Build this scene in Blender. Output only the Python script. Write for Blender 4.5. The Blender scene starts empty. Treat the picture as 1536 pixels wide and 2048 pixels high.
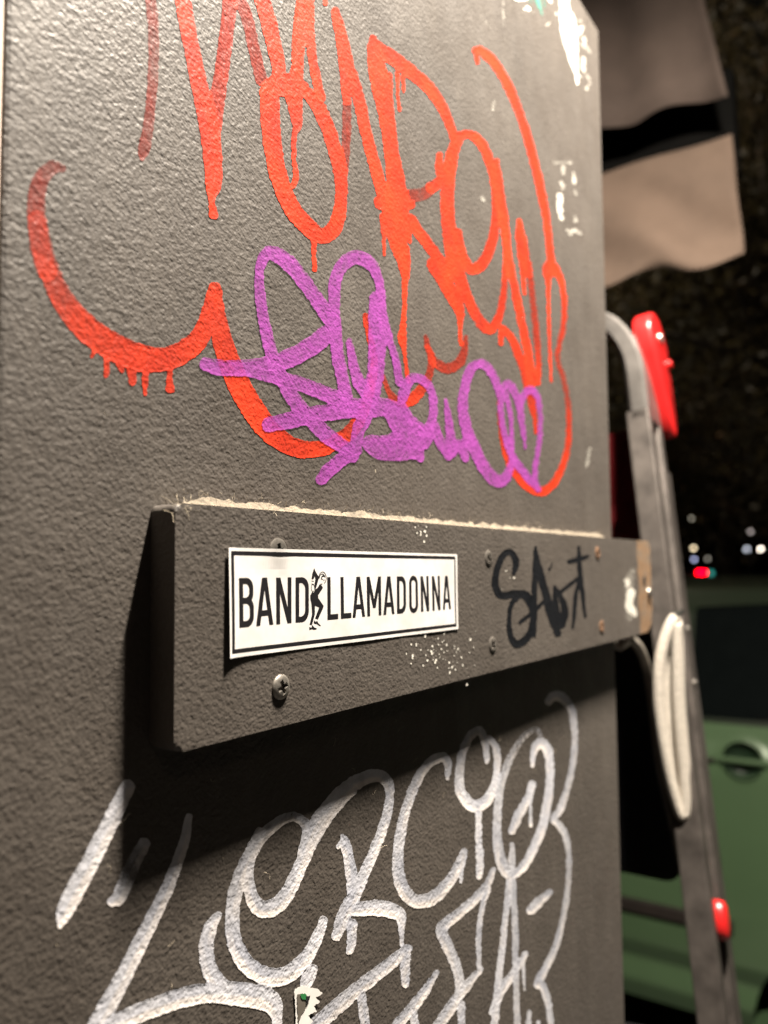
import bpy, bmesh, math, random
import numpy as np
from mathutils import Vector, Matrix

random.seed(7)
rng = np.random.default_rng(7)
S = bpy.context.scene
C = S.collection

# ------------------------------------------------------------------ camera
EYE = 1.53
F = 1560.0
CX, CY = 768.0, 1024.0
def nrm(v): return v / np.linalg.norm(v)
AX = nrm(np.array([1065.0, 102.0, F]))                  # world X (along the cabinet front) seen in camera axes
AZ = np.array([-283.0, -20979.0, F]); AZ = nrm(AZ - AX * AZ.dot(AX))
AY = np.cross(AZ, AX)
cam = bpy.data.cameras.new('camera')
cam_o = bpy.data.objects.new('camera', cam); C.objects.link(cam_o)
M = Matrix(((AX[0], -AX[1], -AX[2], 0), (AY[0], -AY[1], -AY[2], 0), (AZ[0], -AZ[1], -AZ[2], EYE), (0, 0, 0, 1)))
cam_o.matrix_world = M
cam.sensor_fit = 'VERTICAL'; cam.sensor_height = 9.8; cam.sensor_width = 7.35
cam.lens = F / 2048 * 9.8
cam.clip_start = 0.01; cam.clip_end = 400
cam.dof.use_dof = True; cam.dof.focus_distance = 0.352; cam.dof.aperture_fstop = 1.75
S.camera = cam_o
S.render.resolution_x = 768; S.render.resolution_y = 1024

# ------------------------------------------------------------------ night sky
w = bpy.data.worlds.new('World'); S.world = w; w.use_nodes = True
wn = w.node_tree
sky = wn.nodes.new('ShaderNodeTexSky'); sky.sky_type = 'NISHITA'; sky.sun_disc = False
sky.sun_elevation = math.radians(1.5); sky.sun_rotation = math.radians(200)
sky.dust_density = 6.0
wn.links.new(sky.outputs[0], wn.nodes['Background'].inputs[0])
wn.nodes['Background'].inputs[1].default_value = 0.003

S.view_settings.view_transform = 'Standard'; S.view_settings.look = 'None'
S.view_settings.exposure = 0.14; S.view_settings.gamma = 1.0; S.view_settings.use_curve_mapping = False

# ------------------------------------------------------------------ helpers
def ray(x, y):
    v = np.array([x - CX, y - CY, F]); return np.array([v @ AX, v @ AY, v @ AZ])
def on_y(x, y, Y):                                      # pixel -> point on the upright plane Y = const
    r = ray(x, y); r = r * (Y / r[1]); return Vector((r[0], r[1], r[2] + EYE))
def on_x(x, y, X):
    r = ray(x, y); r = r * (X / r[0]); return Vector((r[0], r[1], r[2] + EYE))
def at_depth(x, y, d):
    r = ray(x, y) * (d / F); return Vector((r[0], r[1], r[2] + EYE))

def mesh_obj(name, verts, faces, mat, parent=None, smooth=False):
    me = bpy.data.meshes.new(name); me.from_pydata([tuple(v) for v in verts], [], [tuple(f) for f in faces]); me.update()
    o = bpy.data.objects.new(name, me); C.objects.link(o)
    if mat: me.materials.append(mat)
    if smooth:
        for p in me.polygons: p.use_smooth = True
    if parent: o.parent = parent
    return o
def bm_obj(name, bm, mat, parent=None, smooth=False):
    bmesh.ops.recalc_face_normals(bm, faces=bm.faces)
    me = bpy.data.meshes.new(name); bm.to_mesh(me); bm.free()
    o = bpy.data.objects.new(name, me); C.objects.link(o)
    if mat: me.materials.append(mat)
    if smooth:
        for p in me.polygons: p.use_smooth = True
    if parent: o.parent = parent
    return o
def autosmooth(o, deg=35):
    bm = bmesh.new(); bm.from_mesh(o.data)
    for f in bm.faces: f.smooth = True
    for e in bm.edges: e.smooth = not (len(e.link_faces) == 2 and e.calc_face_angle(0) > math.radians(deg))
    bm.to_mesh(o.data); bm.free(); return o
def thing(name, label, cat, loc=(0, 0, 0), group=None):
    o = bpy.data.objects.new(name, None); C.objects.link(o); o.location = loc
    o.empty_display_size = 0.05
    o['label'] = label; o['category'] = cat
    if group: o['group'] = group
    return o
def tag(o, label, cat, group=None):
    o['label'] = label; o['category'] = cat
    if group: o['group'] = group
    return o
def copy_tree(o, parent=None):
    c = o.copy(); C.objects.link(c); c.parent = parent
    for ch in list(o.children): copy_tree(ch, c)
    return c
def add_box(bm, x0, x1, y0, y1, z0, z1, bev=0.0, seg=2):
    r = bmesh.ops.create_cube(bm, size=1.0)
    vs = r['verts']
    for v in vs:
        v.co = Vector(((x0 + x1) / 2 + v.co.x * (x1 - x0), (y0 + y1) / 2 + v.co.y * (y1 - y0), (z0 + z1) / 2 + v.co.z * (z1 - z0)))
    if bev:
        es = list({e for v in vs for e in v.link_edges})
        bmesh.ops.bevel(bm, geom=es, offset=bev, segments=seg, profile=0.5, affect='EDGES')
    return vs
def box(name, b, mat, parent=None, bev=0.0, seg=2):
    bm = bmesh.new(); add_box(bm, *b, bev=bev, seg=seg); return bm_obj(name, bm, mat, parent)
def add_tube(bm, pts, rad, n=10, caps=True, closed=False):
    pts = [Vector(p) for p in pts]; m = len(pts)
    rads = rad if isinstance(rad, (list, tuple)) else [rad] * m
    up = Vector((0.13, 0.21, 0.97)); rings = []; prev = None
    for i, p in enumerate(pts):
        if closed: t = (pts[(i + 1) % m] - pts[(i - 1) % m]).normalized()
        else: t = (pts[min(i + 1, m - 1)] - pts[max(i - 1, 0)]).normalized()
        if prev is None:
            a = t.cross(up)
            if a.length < 1e-3: a = t.cross(Vector((1, 0, 0)))
            a.normalize()
        else:
            a = (prev - t * prev.dot(t)).normalized()
        prev = a; b = t.cross(a)
        rings.append([bm.verts.new(p + (a * math.cos(2 * math.pi * k / n) + b * math.sin(2 * math.pi * k / n)) * rads[i]) for k in range(n)])
    rng_ = range(m) if closed else range(m - 1)
    for i in rng_:
        r0, r1 = rings[i], rings[(i + 1) % m]
        for k in range(n): bm.faces.new((r0[k], r0[(k + 1) % n], r1[(k + 1) % n], r1[k]))
    if caps and not closed:
        bm.faces.new(rings[0]); bm.faces.new(rings[-1][::-1])
def add_lathe(bm, prof, cx=0, cy=0, n=24, axis='z'):
    rings = []
    for r, h in prof:
        ring = []
        for k in range(n):
            a = 2 * math.pi * k / n; u, v = r * math.cos(a), r * math.sin(a)
            ring.append(bm.verts.new((cx + u, cy + v, h) if axis == 'z' else ((h, cx + u, cy + v) if axis == 'x' else (cx + u, h, cy + v))))
        rings.append(ring)
    for r0, r1 in zip(rings, rings[1:]):
        for k in range(n): bm.faces.new((r0[k], r0[(k + 1) % n], r1[(k + 1) % n], r1[k]))
    bm.faces.new(rings[0][::-1]); bm.faces.new(rings[-1])
def spline(pts, sub=6):
    P = [np.array(p, float) for p in pts]
    if len(P) < 3: return P
    out = []
    for i in range(len(P) - 1):
        p0 = P[i - 1] if i else 2 * P[0] - P[1]; p1, p2 = P[i], P[i + 1]
        p3 = P[i + 2] if i + 2 < len(P) else 2 * P[-1] - P[-2]
        for k in range(sub):
            t = k / sub
            out.append(0.5 * (2 * p1 + (p2 - p0) * t + (2 * p0 - 5 * p1 + 4 * p2 - p3) * t * t + (3 * p1 - p0 - 3 * p2 + p3) * t ** 3))
    out.append(P[-1]); return out
def vnoise(X, Y, scale, seed):
    r = np.random.default_rng(seed).random((256, 256))
    x = X / scale; y = Y / scale
    xi = np.floor(x).astype(int); yi = np.floor(y).astype(int)
    fx = x - xi; fy = y - yi; fx = fx * fx * (3 - 2 * fx); fy = fy * fy * (3 - 2 * fy)
    g = lambda a, b: r[(b % 256), (a % 256)]
    return (g(xi, yi) * (1 - fx) + g(xi + 1, yi) * fx) * (1 - fy) + (g(xi, yi + 1) * (1 - fx) + g(xi + 1, yi + 1) * fx) * fy
def march(xs, ys, sdf, conv, attrs=None):
    """mesh of the region sdf < 0 on a regular grid; conv turns grid coordinates into a 3D point"""
    ny, nx = sdf.shape; inside = sdf < 0
    vid = {}; verts = []; vals = []
    def gv(j, i):
        k = (j, i)
        if k not in vid:
            vid[k] = len(verts); verts.append((xs[i], ys[j])); vals.append([a[j, i] for a in attrs] if attrs else None)
        return vid[k]
    def ev(j0, i0, j1, i1):
        k = (j0, i0, j1, i1) if (j0, i0) < (j1, i1) else (j1, i1, j0, i0)
        if k not in vid:
            a, b = sdf[k[0], k[1]], sdf[k[2], k[3]]; t = min(max(a / (a - b), 0.02), 0.98)
            vid[k] = len(verts)
            verts.append((xs[k[1]] * (1 - t) + xs[k[3]] * t, ys[k[0]] * (1 - t) + ys[k[2]] * t))
            if attrs:
                src = (k[0], k[1]) if a < 0 else (k[2], k[3])
                vals.append([at[src] for at in attrs])
            else: vals.append(None)
        return vid[k]
    faces = []
    cnt = inside[:-1, :-1].astype(int) + inside[:-1, 1:] + inside[1:, 1:] + inside[1:, :-1]
    for j, i in zip(*np.nonzero(cnt)):
        j = int(j); i = int(i)
        cs = ((j, i), (j, i + 1), (j + 1, i + 1), (j + 1, i))
        if cnt[j, i] == 4: faces.append([gv(*c) for c in cs]); continue
        f = []
        for k in range(4):
            a, b = cs[k], cs[(k + 1) % 4]
            if inside[a]: f.append(gv(*a))
            if inside[a] != inside[b]: f.append(ev(*a, *b))
        if len(f) >= 3: faces.append(f)
    pts = [conv(x, y) for x, y in verts]
    return pts, faces, vals
def poly_sdf(X, Y, poly):
    P = np.array(poly, float); d = np.full(X.shape, 1e9); s = np.ones(X.shape)
    for i in range(len(P)):
        a = P[i]; b = P[i - 1]; e = b - a; wx = X - a[0]; wy = Y - a[1]
        t = np.clip((wx * e[0] + wy * e[1]) / (e @ e), 0, 1)
        d = np.minimum(d, (wx - e[0] * t) ** 2 + (wy - e[1] * t) ** 2)
        c1 = Y >= a[1]; c2 = Y < b[1]; c3 = e[0] * wy > e[1] * wx
        flip = (c1 & c2 & c3) | (~c1 & ~c2 & ~c3)
        s = np.where(flip, -s, s)
    return s * np.sqrt(d)

# ------------------------------------------------------------------ materials
class NT:
    def __init__(s, name):
        s.m = bpy.data.materials.new(name); s.m.use_nodes = True; s.t = s.m.node_tree
        s.b = s.t.nodes['Principled BSDF']; s.out = s.t.nodes['Material Output']
    def n(s, typ, **kw):
        nd = s.t.nodes.new(typ)
        for k, v in kw.items(): setattr(nd, k, v)
        return nd
    def l(s, a, b): s.t.links.new(a, b)
    def set(s, **kw):
        for k, v in kw.items(): s.b.inputs[k.replace('_', ' ')].default_value = v
    def coord(s): return s.n('ShaderNodeTexCoord').outputs['Object']
    def noise(s, co, scale, detail=2, rough=0.5, dist=0.0):
        nd = s.n('ShaderNodeTexNoise'); nd.inputs['Scale'].default_value = scale; nd.inputs['Detail'].default_value = detail
        nd.inputs['Roughness'].default_value = rough; nd.inputs['Distortion'].default_value = dist; s.l(co, nd.inputs['Vector']); return nd.outputs['Fac']
    def ramp(s, fac, stops):
        r = s.n('ShaderNodeValToRGB'); el = r.color_ramp.elements
        while len(el) < len(stops): el.new(0.5)
        for e, (p, c) in zip(el, stops):
            e.position = p; e.color = c if len(c) == 4 else (*c, 1)
        s.l(fac, r.inputs[0]); return r.outputs[0]
    def math(s, op, a, b=None):
        nd = s.n('ShaderNodeMath', operation=op)
        for k, v in enumerate((a, b)):
            if v is None: continue
            if isinstance(v, (int, float)): nd.inputs[k].default_value = v
            else: s.l(v, nd.inputs[k])
        return nd.outputs[0]
    def bump(s, h, dist, strength=1.0):
        b = s.n('ShaderNodeBump'); b.inputs['Distance'].default_value = dist; b.inputs['Strength'].default_value = strength
        s.l(h, b.inputs['Height']); s.l(b.outputs[0], s.b.inputs['Normal']); return b
    def mixc(s, fac, a, b):
        nd = s.n('ShaderNodeMix', data_type='RGBA')
        for k, v in ((0, fac), (6, a), (7, b)):
            if isinstance(v, (int, float)): nd.inputs[k].default_value = v
            elif isinstance(v, tuple): nd.inputs[k].default_value = v if len(v) == 4 else (*v, 1)
            else: s.l(v, nd.inputs[k])
        return nd.outputs[2]
def simple(name, col, rough=0.5, metal=0.0, var=0.25, scale=20.0, bump=0.0, bscale=60.0, coat=0.0, spec=0.5):
    t = NT(name); co = t.coord()
    n = t.noise(co, scale, 4, 0.6)
    dark = tuple(c * (1 - var) for c in col); lite = tuple(min(1, c * (1 + var)) for c in col)
    t.l(t.ramp(n, [(0.3, dark), (0.7, lite)]), t.b.inputs['Base Color'])
    t.set(Roughness=rough, Metallic=metal, Coat_Weight=coat, Specular_IOR_Level=spec)
    if bump: t.bump(t.noise(co, bscale, 3), bump)
    return t.m
def peel(t, co):
    """orange-peel relief of the powder coat, shared by the metal and by the paint that lies on it"""
    a = t.noise(co, 500, 1.2, 0.5, 0.15)
    b = t.noise(co, 170, 1.0, 0.5, 0.2)
    c = t.noise(co, 1000, 1.0, 0.5)
    return t.math('ADD', t.math('ADD', a, t.math('MULTIPLY', b, 0.60)), t.math('MULTIPLY', c, 0.10))
PEEL = 0.00044
def metal_coat(name, rusty=False):
    t = NT(name); co = t.coord()
    n = t.noise(co, 9, 5, 0.6); n2 = t.noise(co, 70, 4, 0.7)
    col = t.ramp(n, [(0.3, (0.045, 0.0375, 0.031)), (0.7, (0.064, 0.054, 0.045))])
    dirt = t.ramp(n2, [(0.62, (0, 0, 0)), (0.80, (1, 1, 1))])
    col = t.mixc(t.math('MULTIPLY', dirt, 0.35), col, (0.13, 0.115, 0.10))
    mp = t.n('ShaderNodeMapping'); mp.inputs['Scale'].default_value = (1, 1, 0.22); t.l(co, mp.inputs['Vector'])
    streak = t.ramp(t.noise(mp.outputs[0], 34, 5, 0.65), [(0.50, (0, 0, 0)), (0.75, (1, 1, 1))])
    col = t.mixc(t.math('MULTIPLY', streak, 0.40), col, (0.105, 0.092, 0.078))
    rough = t.ramp(t.noise(co, 26, 4, 0.65), [(0.3, (0.54,) * 3), (0.75, (0.70,) * 3)])
    if rusty:
        sx = t.n('ShaderNodeSeparateXYZ'); t.l(co, sx.inputs[0])
        e = t.math('ADD', sx.outputs[0], t.math('MULTIPLY', t.math('SUBTRACT', t.noise(co, 60, 4, 0.7), 0.5), 0.022))
        mask = t.ramp(t.math('MULTIPLY', t.math('SUBTRACT', e, 0.735), 25.0), [(0.44, (0, 0, 0)), (0.50, (1, 1, 1))])
        wood = t.ramp(t.noise(co, 85, 5, 0.75), [(0.32, (0.05, 0.030, 0.016)), (0.45, (0.20, 0.105, 0.038)), (0.58, (0.15, 0.105, 0.065)), (0.72, (0.06, 0.05, 0.042))])
        col = t.mixc(mask, col, wood)
        rough = t.mixc(mask, rough, (0.8, 0.8, 0.8))
    t.l(col, t.b.inputs['Base Color']); t.l(rough, t.b.inputs['Roughness'])
    t.set(Specular_IOR_Level=0.6, Sheen_Weight=0.018, Sheen_Roughness=0.6, Sheen_Tint=(1, 0.92, 0.84, 1))
    t.bump(peel(t, co), PEEL)
    return t.m
def paint(name, col, col2, rough=0.4, grain=0.35, bstr=0.85, power=2.0, spec=0.4, thin=0.8, dark=None, pooled=None):
    """spray or marker paint: a thin film whose cover comes from the stroke (attribute 'cover')"""
    t = NT(name); co = t.coord()
    at = t.n('ShaderNodeAttribute', attribute_name='cover'); ed = t.n('ShaderNodeAttribute', attribute_name='film')
    h = peel(t, co)
    pc = t.ramp(t.noise(co, 45, 4, 0.6), [(0.3, col2), (0.65, col)])
    if pooled:
        pl = t.n('ShaderNodeAttribute', attribute_name='pool')
        fac = t.math('ADD', t.math('MULTIPLY', t.math('SUBTRACT', pl.outputs['Fac'], 0.56), 2.2), t.math('MULTIPLY', t.math('SUBTRACT', t.noise(co, 60, 3, 0.6), 0.42), 2.2))
        cl = t.n('ShaderNodeClamp'); t.l(fac, cl.inputs[0]); pc = t.mixc(cl.outputs[0], pc, pooled)
    if dark: pc = t.mixc(t.math('POWER', at.outputs['Fac'], 2.6), dark, pc)
    t.l(pc, t.b.inputs['Base Color'])
    t.set(Roughness=rough, Specular_IOR_Level=spec)
    g = t.math('MULTIPLY', t.math('SUBTRACT', t.noise(co, 260, 2, 0.6, 0.3), 0.5), grain * 2)
    g2 = t.math('MULTIPLY', t.math('SUBTRACT', t.noise(co, 40, 3, 0.6), 0.5), grain)
    gg = t.math('ADD', g, g2)
    patch = t.n('ShaderNodeMapRange'); patch.inputs['From Min'].default_value = 0.34; patch.inputs['From Max'].default_value = 0.58; patch.inputs['To Min'].default_value = thin; patch.inputs['To Max'].default_value = 1.0
    t.l(t.noise(co, 24, 4, 0.62), patch.inputs['Value'])
    cov = t.math('MULTIPLY', t.math('POWER', at.outputs['Fac'], power), patch.outputs[0])
    wgt = t.math('MULTIPLY', t.math('SUBTRACT', 1.08, cov), 1.6)
    al = t.math('ADD', cov, t.math('MULTIPLY', gg, wgt))
    nd = t.n('ShaderNodeClamp'); t.l(al, nd.inputs[0])
    hb = t.math('ADD', t.math('MULTIPLY', h, bstr), t.math('MULTIPLY', ed.outputs['Fac'], 0.25))
    t.bump(hb, PEEL)
    tr = t.n('ShaderNodeBsdfTransparent'); mx = t.n('ShaderNodeMixShader')
    t.l(nd.outputs[0], mx.inputs[0]); t.l(tr.outputs[0], mx.inputs[1]); t.l(t.b.outputs[0], mx.inputs[2]); t.l(mx.outputs[0], t.out.inputs[0])
    return t.m
def emit(name, col, strength):
    t = NT(name); co = t.coord()
    t.l(t.ramp(t.noise(co, 5, 1), [(0.2, col), (0.8, tuple(c * 0.95 for c in col))]), t.b.inputs['Emission Color'])
    t.set(Emission_Strength=strength, Base_Color=(0.2, 0.2, 0.2, 1)); return t.m

m_coat = metal_coat('charcoal_powder_coat'); m_bar = metal_coat('charcoal_coat_worn_end', True)
m_red = paint('red_marker_paint', (0.66, 0.046, 0.012), (0.42, 0.026, 0.009), 0.46, 0.34, power=0.75, thin=0.68, dark=(0.19, 0.016, 0.008))
m_purple = paint('violet_marker_paint', (0.37, 0.068, 0.38), (0.30, 0.054, 0.31), 0.5, 0.40, power=1.0, spec=0.35)
m_white = paint('white_marker_paint', (0.66, 0.67, 0.72), (0.42, 0.44, 0.51), 0.5, 0.5, bstr=0.8, power=1.5, pooled=(0.84, 0.79, 0.76))
m_black = paint('black_marker_ink', (0.006, 0.007, 0.009), (0.010, 0.011, 0.013), 0.7, 0.10, spec=0.06, thin=1.0)
m_teal = paint('teal_paint', (0.12, 0.42, 0.34), (0.07, 0.28, 0.22), 0.4, 0.3)
m_streak = paint('white_paint', (0.82, 0.80, 0.72), (0.74, 0.72, 0.66), 0.5, 0.05, thin=1.0, power=1.0)
m_cream = paint('cream_paint', (0.85, 0.83, 0.74), (0.70, 0.68, 0.62), 0.5, 0.35)
m_screw = simple('screw_steel', (0.30, 0.28, 0.25), 0.38, 0.75, 0.35, 500)
m_screw_old = simple('rusty_screw', (0.22, 0.13, 0.08), 0.6, 0.5, 0.6, 300)
m_dark = simple('dark_recess', (0.01, 0.01, 0.01), 0.7)
m_dust = simple('house_dust', (0.125, 0.105, 0.078), 0.95, 0, 0.5, 300, 0.0012, 500)
m_hair = simple('lint_fibre', (0.36, 0.31, 0.23), 0.8)
m_speck = simple('white_speck', (0.75, 0.74, 0.72), 0.5)
m_alu = simple('brushed_aluminium', (0.085, 0.075, 0.068), 0.5, 0.6, 0.4, 30, 0.0003, 90)
m_bow = simple('lit_aluminium', (0.17, 0.16, 0.15), 0.36, 0.7, 0.3, 30)  # rail metal lightened, so the lamplight on the bow sits in the colour
m_redplast = simple('red_plastic', (0.46, 0.013, 0.013), 0.32, 0, 0.12, 40, coat=0.2)
m_black_pl = simple('black_plastic', (0.008, 0.008, 0.010), 0.35, 0, 0.3, 40)
m_rope = simple('white_cotton_rope', (0.50, 0.46, 0.40), 0.7, 0, 0.18, 300, 0.002, 500)
m_asphalt = simple('asphalt', (0.045, 0.045, 0.048), 0.85, 0, 0.35, 60, 0.004, 200)
m_pave = simple('pavement_stone', (0.075, 0.072, 0.068), 0.85, 0, 0.25, 12, 0.002, 150)
m_kerb = simple('kerb_granite', (0.24, 0.23, 0.22), 0.8, 0, 0.3, 40, 0.002, 120)
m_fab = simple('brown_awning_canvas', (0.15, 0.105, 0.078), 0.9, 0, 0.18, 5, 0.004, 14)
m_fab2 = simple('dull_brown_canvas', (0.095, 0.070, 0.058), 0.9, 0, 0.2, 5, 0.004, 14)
m_frame = simple('dark_frame_metal', (0.016, 0.017, 0.015), 0.5, 0.3)
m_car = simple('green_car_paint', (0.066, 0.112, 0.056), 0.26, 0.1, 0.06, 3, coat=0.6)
m_roof = simple('dark_green_above_belt', (0.014, 0.020, 0.012), 0.28, 0.1, 0.06, 3, coat=0.6)  # darker green, given to the body faces above the belt line
m_recess = simple('shaded_recess_green', (0.010, 0.022, 0.011), 0.4)  # body green darkened, so the shade of the handle recess is in the colour
m_glass = simple('dark_car_glass', (0.003, 0.004, 0.004), 0.08, 0, 0.1, spec=0.35)
m_tyre = simple('tyre_rubber', (0.012, 0.012, 0.013), 0.8)
m_rim = simple('wheel_rim', (0.25, 0.25, 0.25), 0.4, 0.8)
m_trim = simple('black_car_trim', (0.018, 0.014, 0.012), 0.45)
m_bark = simple('tree_bark', (0.045, 0.034, 0.024), 0.95, 0, 0.4, 12, 0.02, 25)
def leaf_mat():
    t = NT('autumn_leaves'); co = t.coord()
    t.l(t.ramp(t.noise(co, 1.6, 5, 0.7), [(0.30, (0.040, 0.038, 0.020)), (0.5, (0.062, 0.050, 0.028)), (0.60, (0.080, 0.056, 0.030)), (0.68, (0.22, 0.085, 0.016)), (0.75, (0.05, 0.045, 0.018))]), t.b.inputs['Base Color'])
    t.set(Roughness=0.6)
    tl = t.n('ShaderNodeBsdfTranslucent'); tl.inputs[0].default_value = (0.075, 0.06, 0.03, 1); mx = t.n('ShaderNodeMixShader'); mx.inputs[0].default_value = 0.5
    t.l(t.b.outputs[0], mx.inputs[1]); t.l(tl.outputs[0], mx.inputs[2]); t.l(mx.outputs[0], t.out.inputs[0]); return t.m
m_leaf = leaf_mat()
m_post = simple('painted_lamp_post', (0.03, 0.032, 0.03), 0.5, 0.4)

# ------------------------------------------------------------------ ground
g = mesh_obj('ground', [(-60, -60, -0.12), (200, -60, -0.12), (200, 120, -0.12), (-60, 120, -0.12)], [(0, 1, 2, 3)], m_asphalt); g['kind'] = 'structure'
pv = box('pavement', (-30, 2.05, -30, 40, -0.11, 0.0), m_pave); pv['kind'] = 'structure'
kb = bpy.data.objects.new('kerb', None); C.objects.link(kb); kb['kind'] = 'structure'
kmesh = None
for k in range(12):
    if kmesh is None:
        o = box('kerb_stone', (2.055, 2.20, 0.004, 0.996, -0.115, 0.006), m_kerb, kb, 0.012); kmesh = o.data
    else:
        o = bpy.data.objects.new('kerb_stone', kmesh); C.objects.link(o); o.parent = kb
    o.location = (0, k - 4, 0)

# ------------------------------------------------------------------ cabinet
BY = 0.22          # bar front
PY = 0.2336        # cabinet front
cab = thing('utility_cabinet', 'charcoal metal cabinet with textured coating, covered in red, violet and white graffiti', 'cabinet', (0.42, 0.36, 0))
def par(o, p):      # keep world coordinates in the mesh, parent with its offset undone
    o.parent = p; o.matrix_parent_inverse = Matrix.Translation(-Vector(p.location)) if p.parent is None else Matrix.Identity(4)
    return o
TOPZ = EYE + 0.533
bm = bmesh.new()
prof = [(0.1297, 0.03), (0.682, 0.03), (0.7355, TOPZ), (0.1297, TOPZ)]
lo = [bm.verts.new((x, PY, z)) for x, z in prof]; hi = [bm.verts.new((x, 0.48, z)) for x, z in prof]
bm.faces.new(lo); bm.faces.new(hi[::-1])
for k in range(4): bm.faces.new((lo[k], lo[(k + 1) % 4], hi[(k + 1) % 4], hi[k]))
bmesh.ops.bevel(bm, geom=bm.edges[:], offset=0.0025, segments=3, profile=0.5, affect='EDGES')
body = par(bm_obj('body', bm, m_coat), cab)
par(box('plinth', (0.14, 0.672, 0.245, 0.47, 0.0, 0.0295), m_frame), cab)

par(box('pale_edge_strip', (0.1180, 0.1294, PY - 0.0008, 0.475, 0.05, TOPZ - 0.004), simple('pale_edge_beige', (0.52, 0.43, 0.36), 0.6), None, 0.0006), cab)  # pale beige strip along the left front edge
# the bar screwed across the front
BX0, BX1 = 0.1897, 0.797
BZ0, BZ1 = EYE - 0.0637, EYE + 0.0252
def rounded(x0, x1, z0, z1, rbl, rbr, rtr, rtl, seg=6):
    out = []
    for (cx, cz, r, a0) in ((x0 + rbl, z0 + rbl, rbl, math.pi), (x1 - rbr, z0 + rbr, rbr, 1.5 * math.pi), (x1 - rtr, z1 - rtr, rtr, 0), (x0 + rtl, z1 - rtl, rtl, 0.5 * math.pi)):
        for k in range(seg + 1):
            a = a0 + 0.5 * math.pi * k / seg; out.append((cx + r * math.cos(a), cz + r * math.sin(a)))
    return out
bm = bmesh.new()
pr = rounded(BX0, BX1, BZ0, BZ1, 0.004, 0.020, 0.006, 0.003)
lo = [bm.verts.new((x, BY, z)) for x, z in pr]; hi = [bm.verts.new((x, PY - 0.0002, z)) for x, z in pr]
ff = bm.faces.new(lo); bm.faces.new(hi[::-1])
for k in range(len(pr)): bm.faces.new((lo[k], lo[(k + 1) % len(pr)], hi[(k + 1) % len(pr)], hi[k]))
bmesh.ops.bevel(bm, geom=list(ff.edges), offset=0.0016, segments=3, profile=0.5, affect='EDGES')
bar = par(bm_obj('crossbar', bm, m_bar), cab)
for p in bar.data.polygons: p.use_smooth = False
bar['label'] = 'dark flat bar with a worn bare end, screwed across the cabinet front'

def screw_mesh(name, mat, R=0.0052, H=0.0024):
    bm = bmesh.new(); N, K = 48, 14; rings = []
    for i in range(K + 1):
        r = R * i / K; ring = []
        for k in range(N):
            a = 2 * math.pi * k / N; x, z = r * math.cos(a), r * math.sin(a)
            h = H * (1 - (i / K) ** 6 * 0.35 - 0.18 * (i / K) ** 2)
            ca, sa = math.cos(0.35), math.sin(0.35); u, v = x * ca + z * sa, -x * sa + z * ca
            if (abs(u) < R * 0.17 and abs(v) < R * 0.56) or (abs(v) < R * 0.17 and abs(u) < R * 0.56): h = -0.0006
            ring.append(bm.verts.new((x, -h, z)))
            if i == 0: break
        rings.append(ring)
    for k in range(N): bm.faces.new((rings[0][0], rings[1][k], rings[1][(k + 1) % N]))
    for i in range(1, K):
        for k in range(N): bm.faces.new((rings[i][k], rings[i][(k + 1) % N], rings[i + 1][(k + 1) % N], rings[i + 1][k]))
    base = [bm.verts.new((v.co.x, 0.0006, v.co.z)) for v in rings[-1]]
    for k in range(N): bm.faces.new((rings[-1][k], rings[-1][(k + 1) % N], base[(k + 1) % N], base[k]))
    bmesh.ops.recalc_face_normals(bm, faces=bm.faces)
    me = bpy.data.meshes.new(name); bm.to_mesh(me); bm.free(); me.materials.append(mat); return me
sm1 = screw_mesh('screw', m_screw); sm4 = screw_mesh('screw_flat', m_screw, 0.0052, 0.0009); sm3 = screw_mesh('screw_painted', simple('painted_screw', (0.11, 0.10, 0.088), 0.5, 0.3, 0.5, 400), 0.0052, 0.0016); sm2 = screw_mesh('screw_old', m_screw_old, 0.0056, 0.0017)
for (px, py, me, rot) in ((556, 1101, sm4, 0.3), (561, 1374, sm1, 0), (977, 1117, sm3, 0.7), (985, 1290, sm3, 1.1), (1195, 1107, sm2, 0.2), (1203, 1254, sm2, 0.9)):
    o = bpy.data.objects.new('screw', me); C.objects.link(o); o.parent = bar
    o.matrix_parent_inverse = Matrix.Identity(4)
    p = on_y(px, py, BY); o.location = (p.x, BY + (0.0001 if py == 1101 else 0.0007), p.z); o.rotation_euler = (0, rot, 0)

# near-black disc painting in the shade of a hole in the worn end
p = on_y(1303, 1160, BY)
bm = bmesh.new(); add_lathe(bm, [(0.0048, BY - 0.0004), (0.0048, BY + 0.001)], 0.772, p.z, 16, 'y')
o = bm_obj('dark_hole_disc', bm, m_dark); o.parent = bar
bm = bmesh.new(); add_lathe(bm, [(0.001, BY - 0.003), (0.0045, BY - 0.002), (0.005, BY + 0.0005)], 0.786, p.z - 0.012, 16, 'y')
o = bm_obj('rivet', bm, m_screw); o.parent = bar

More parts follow.
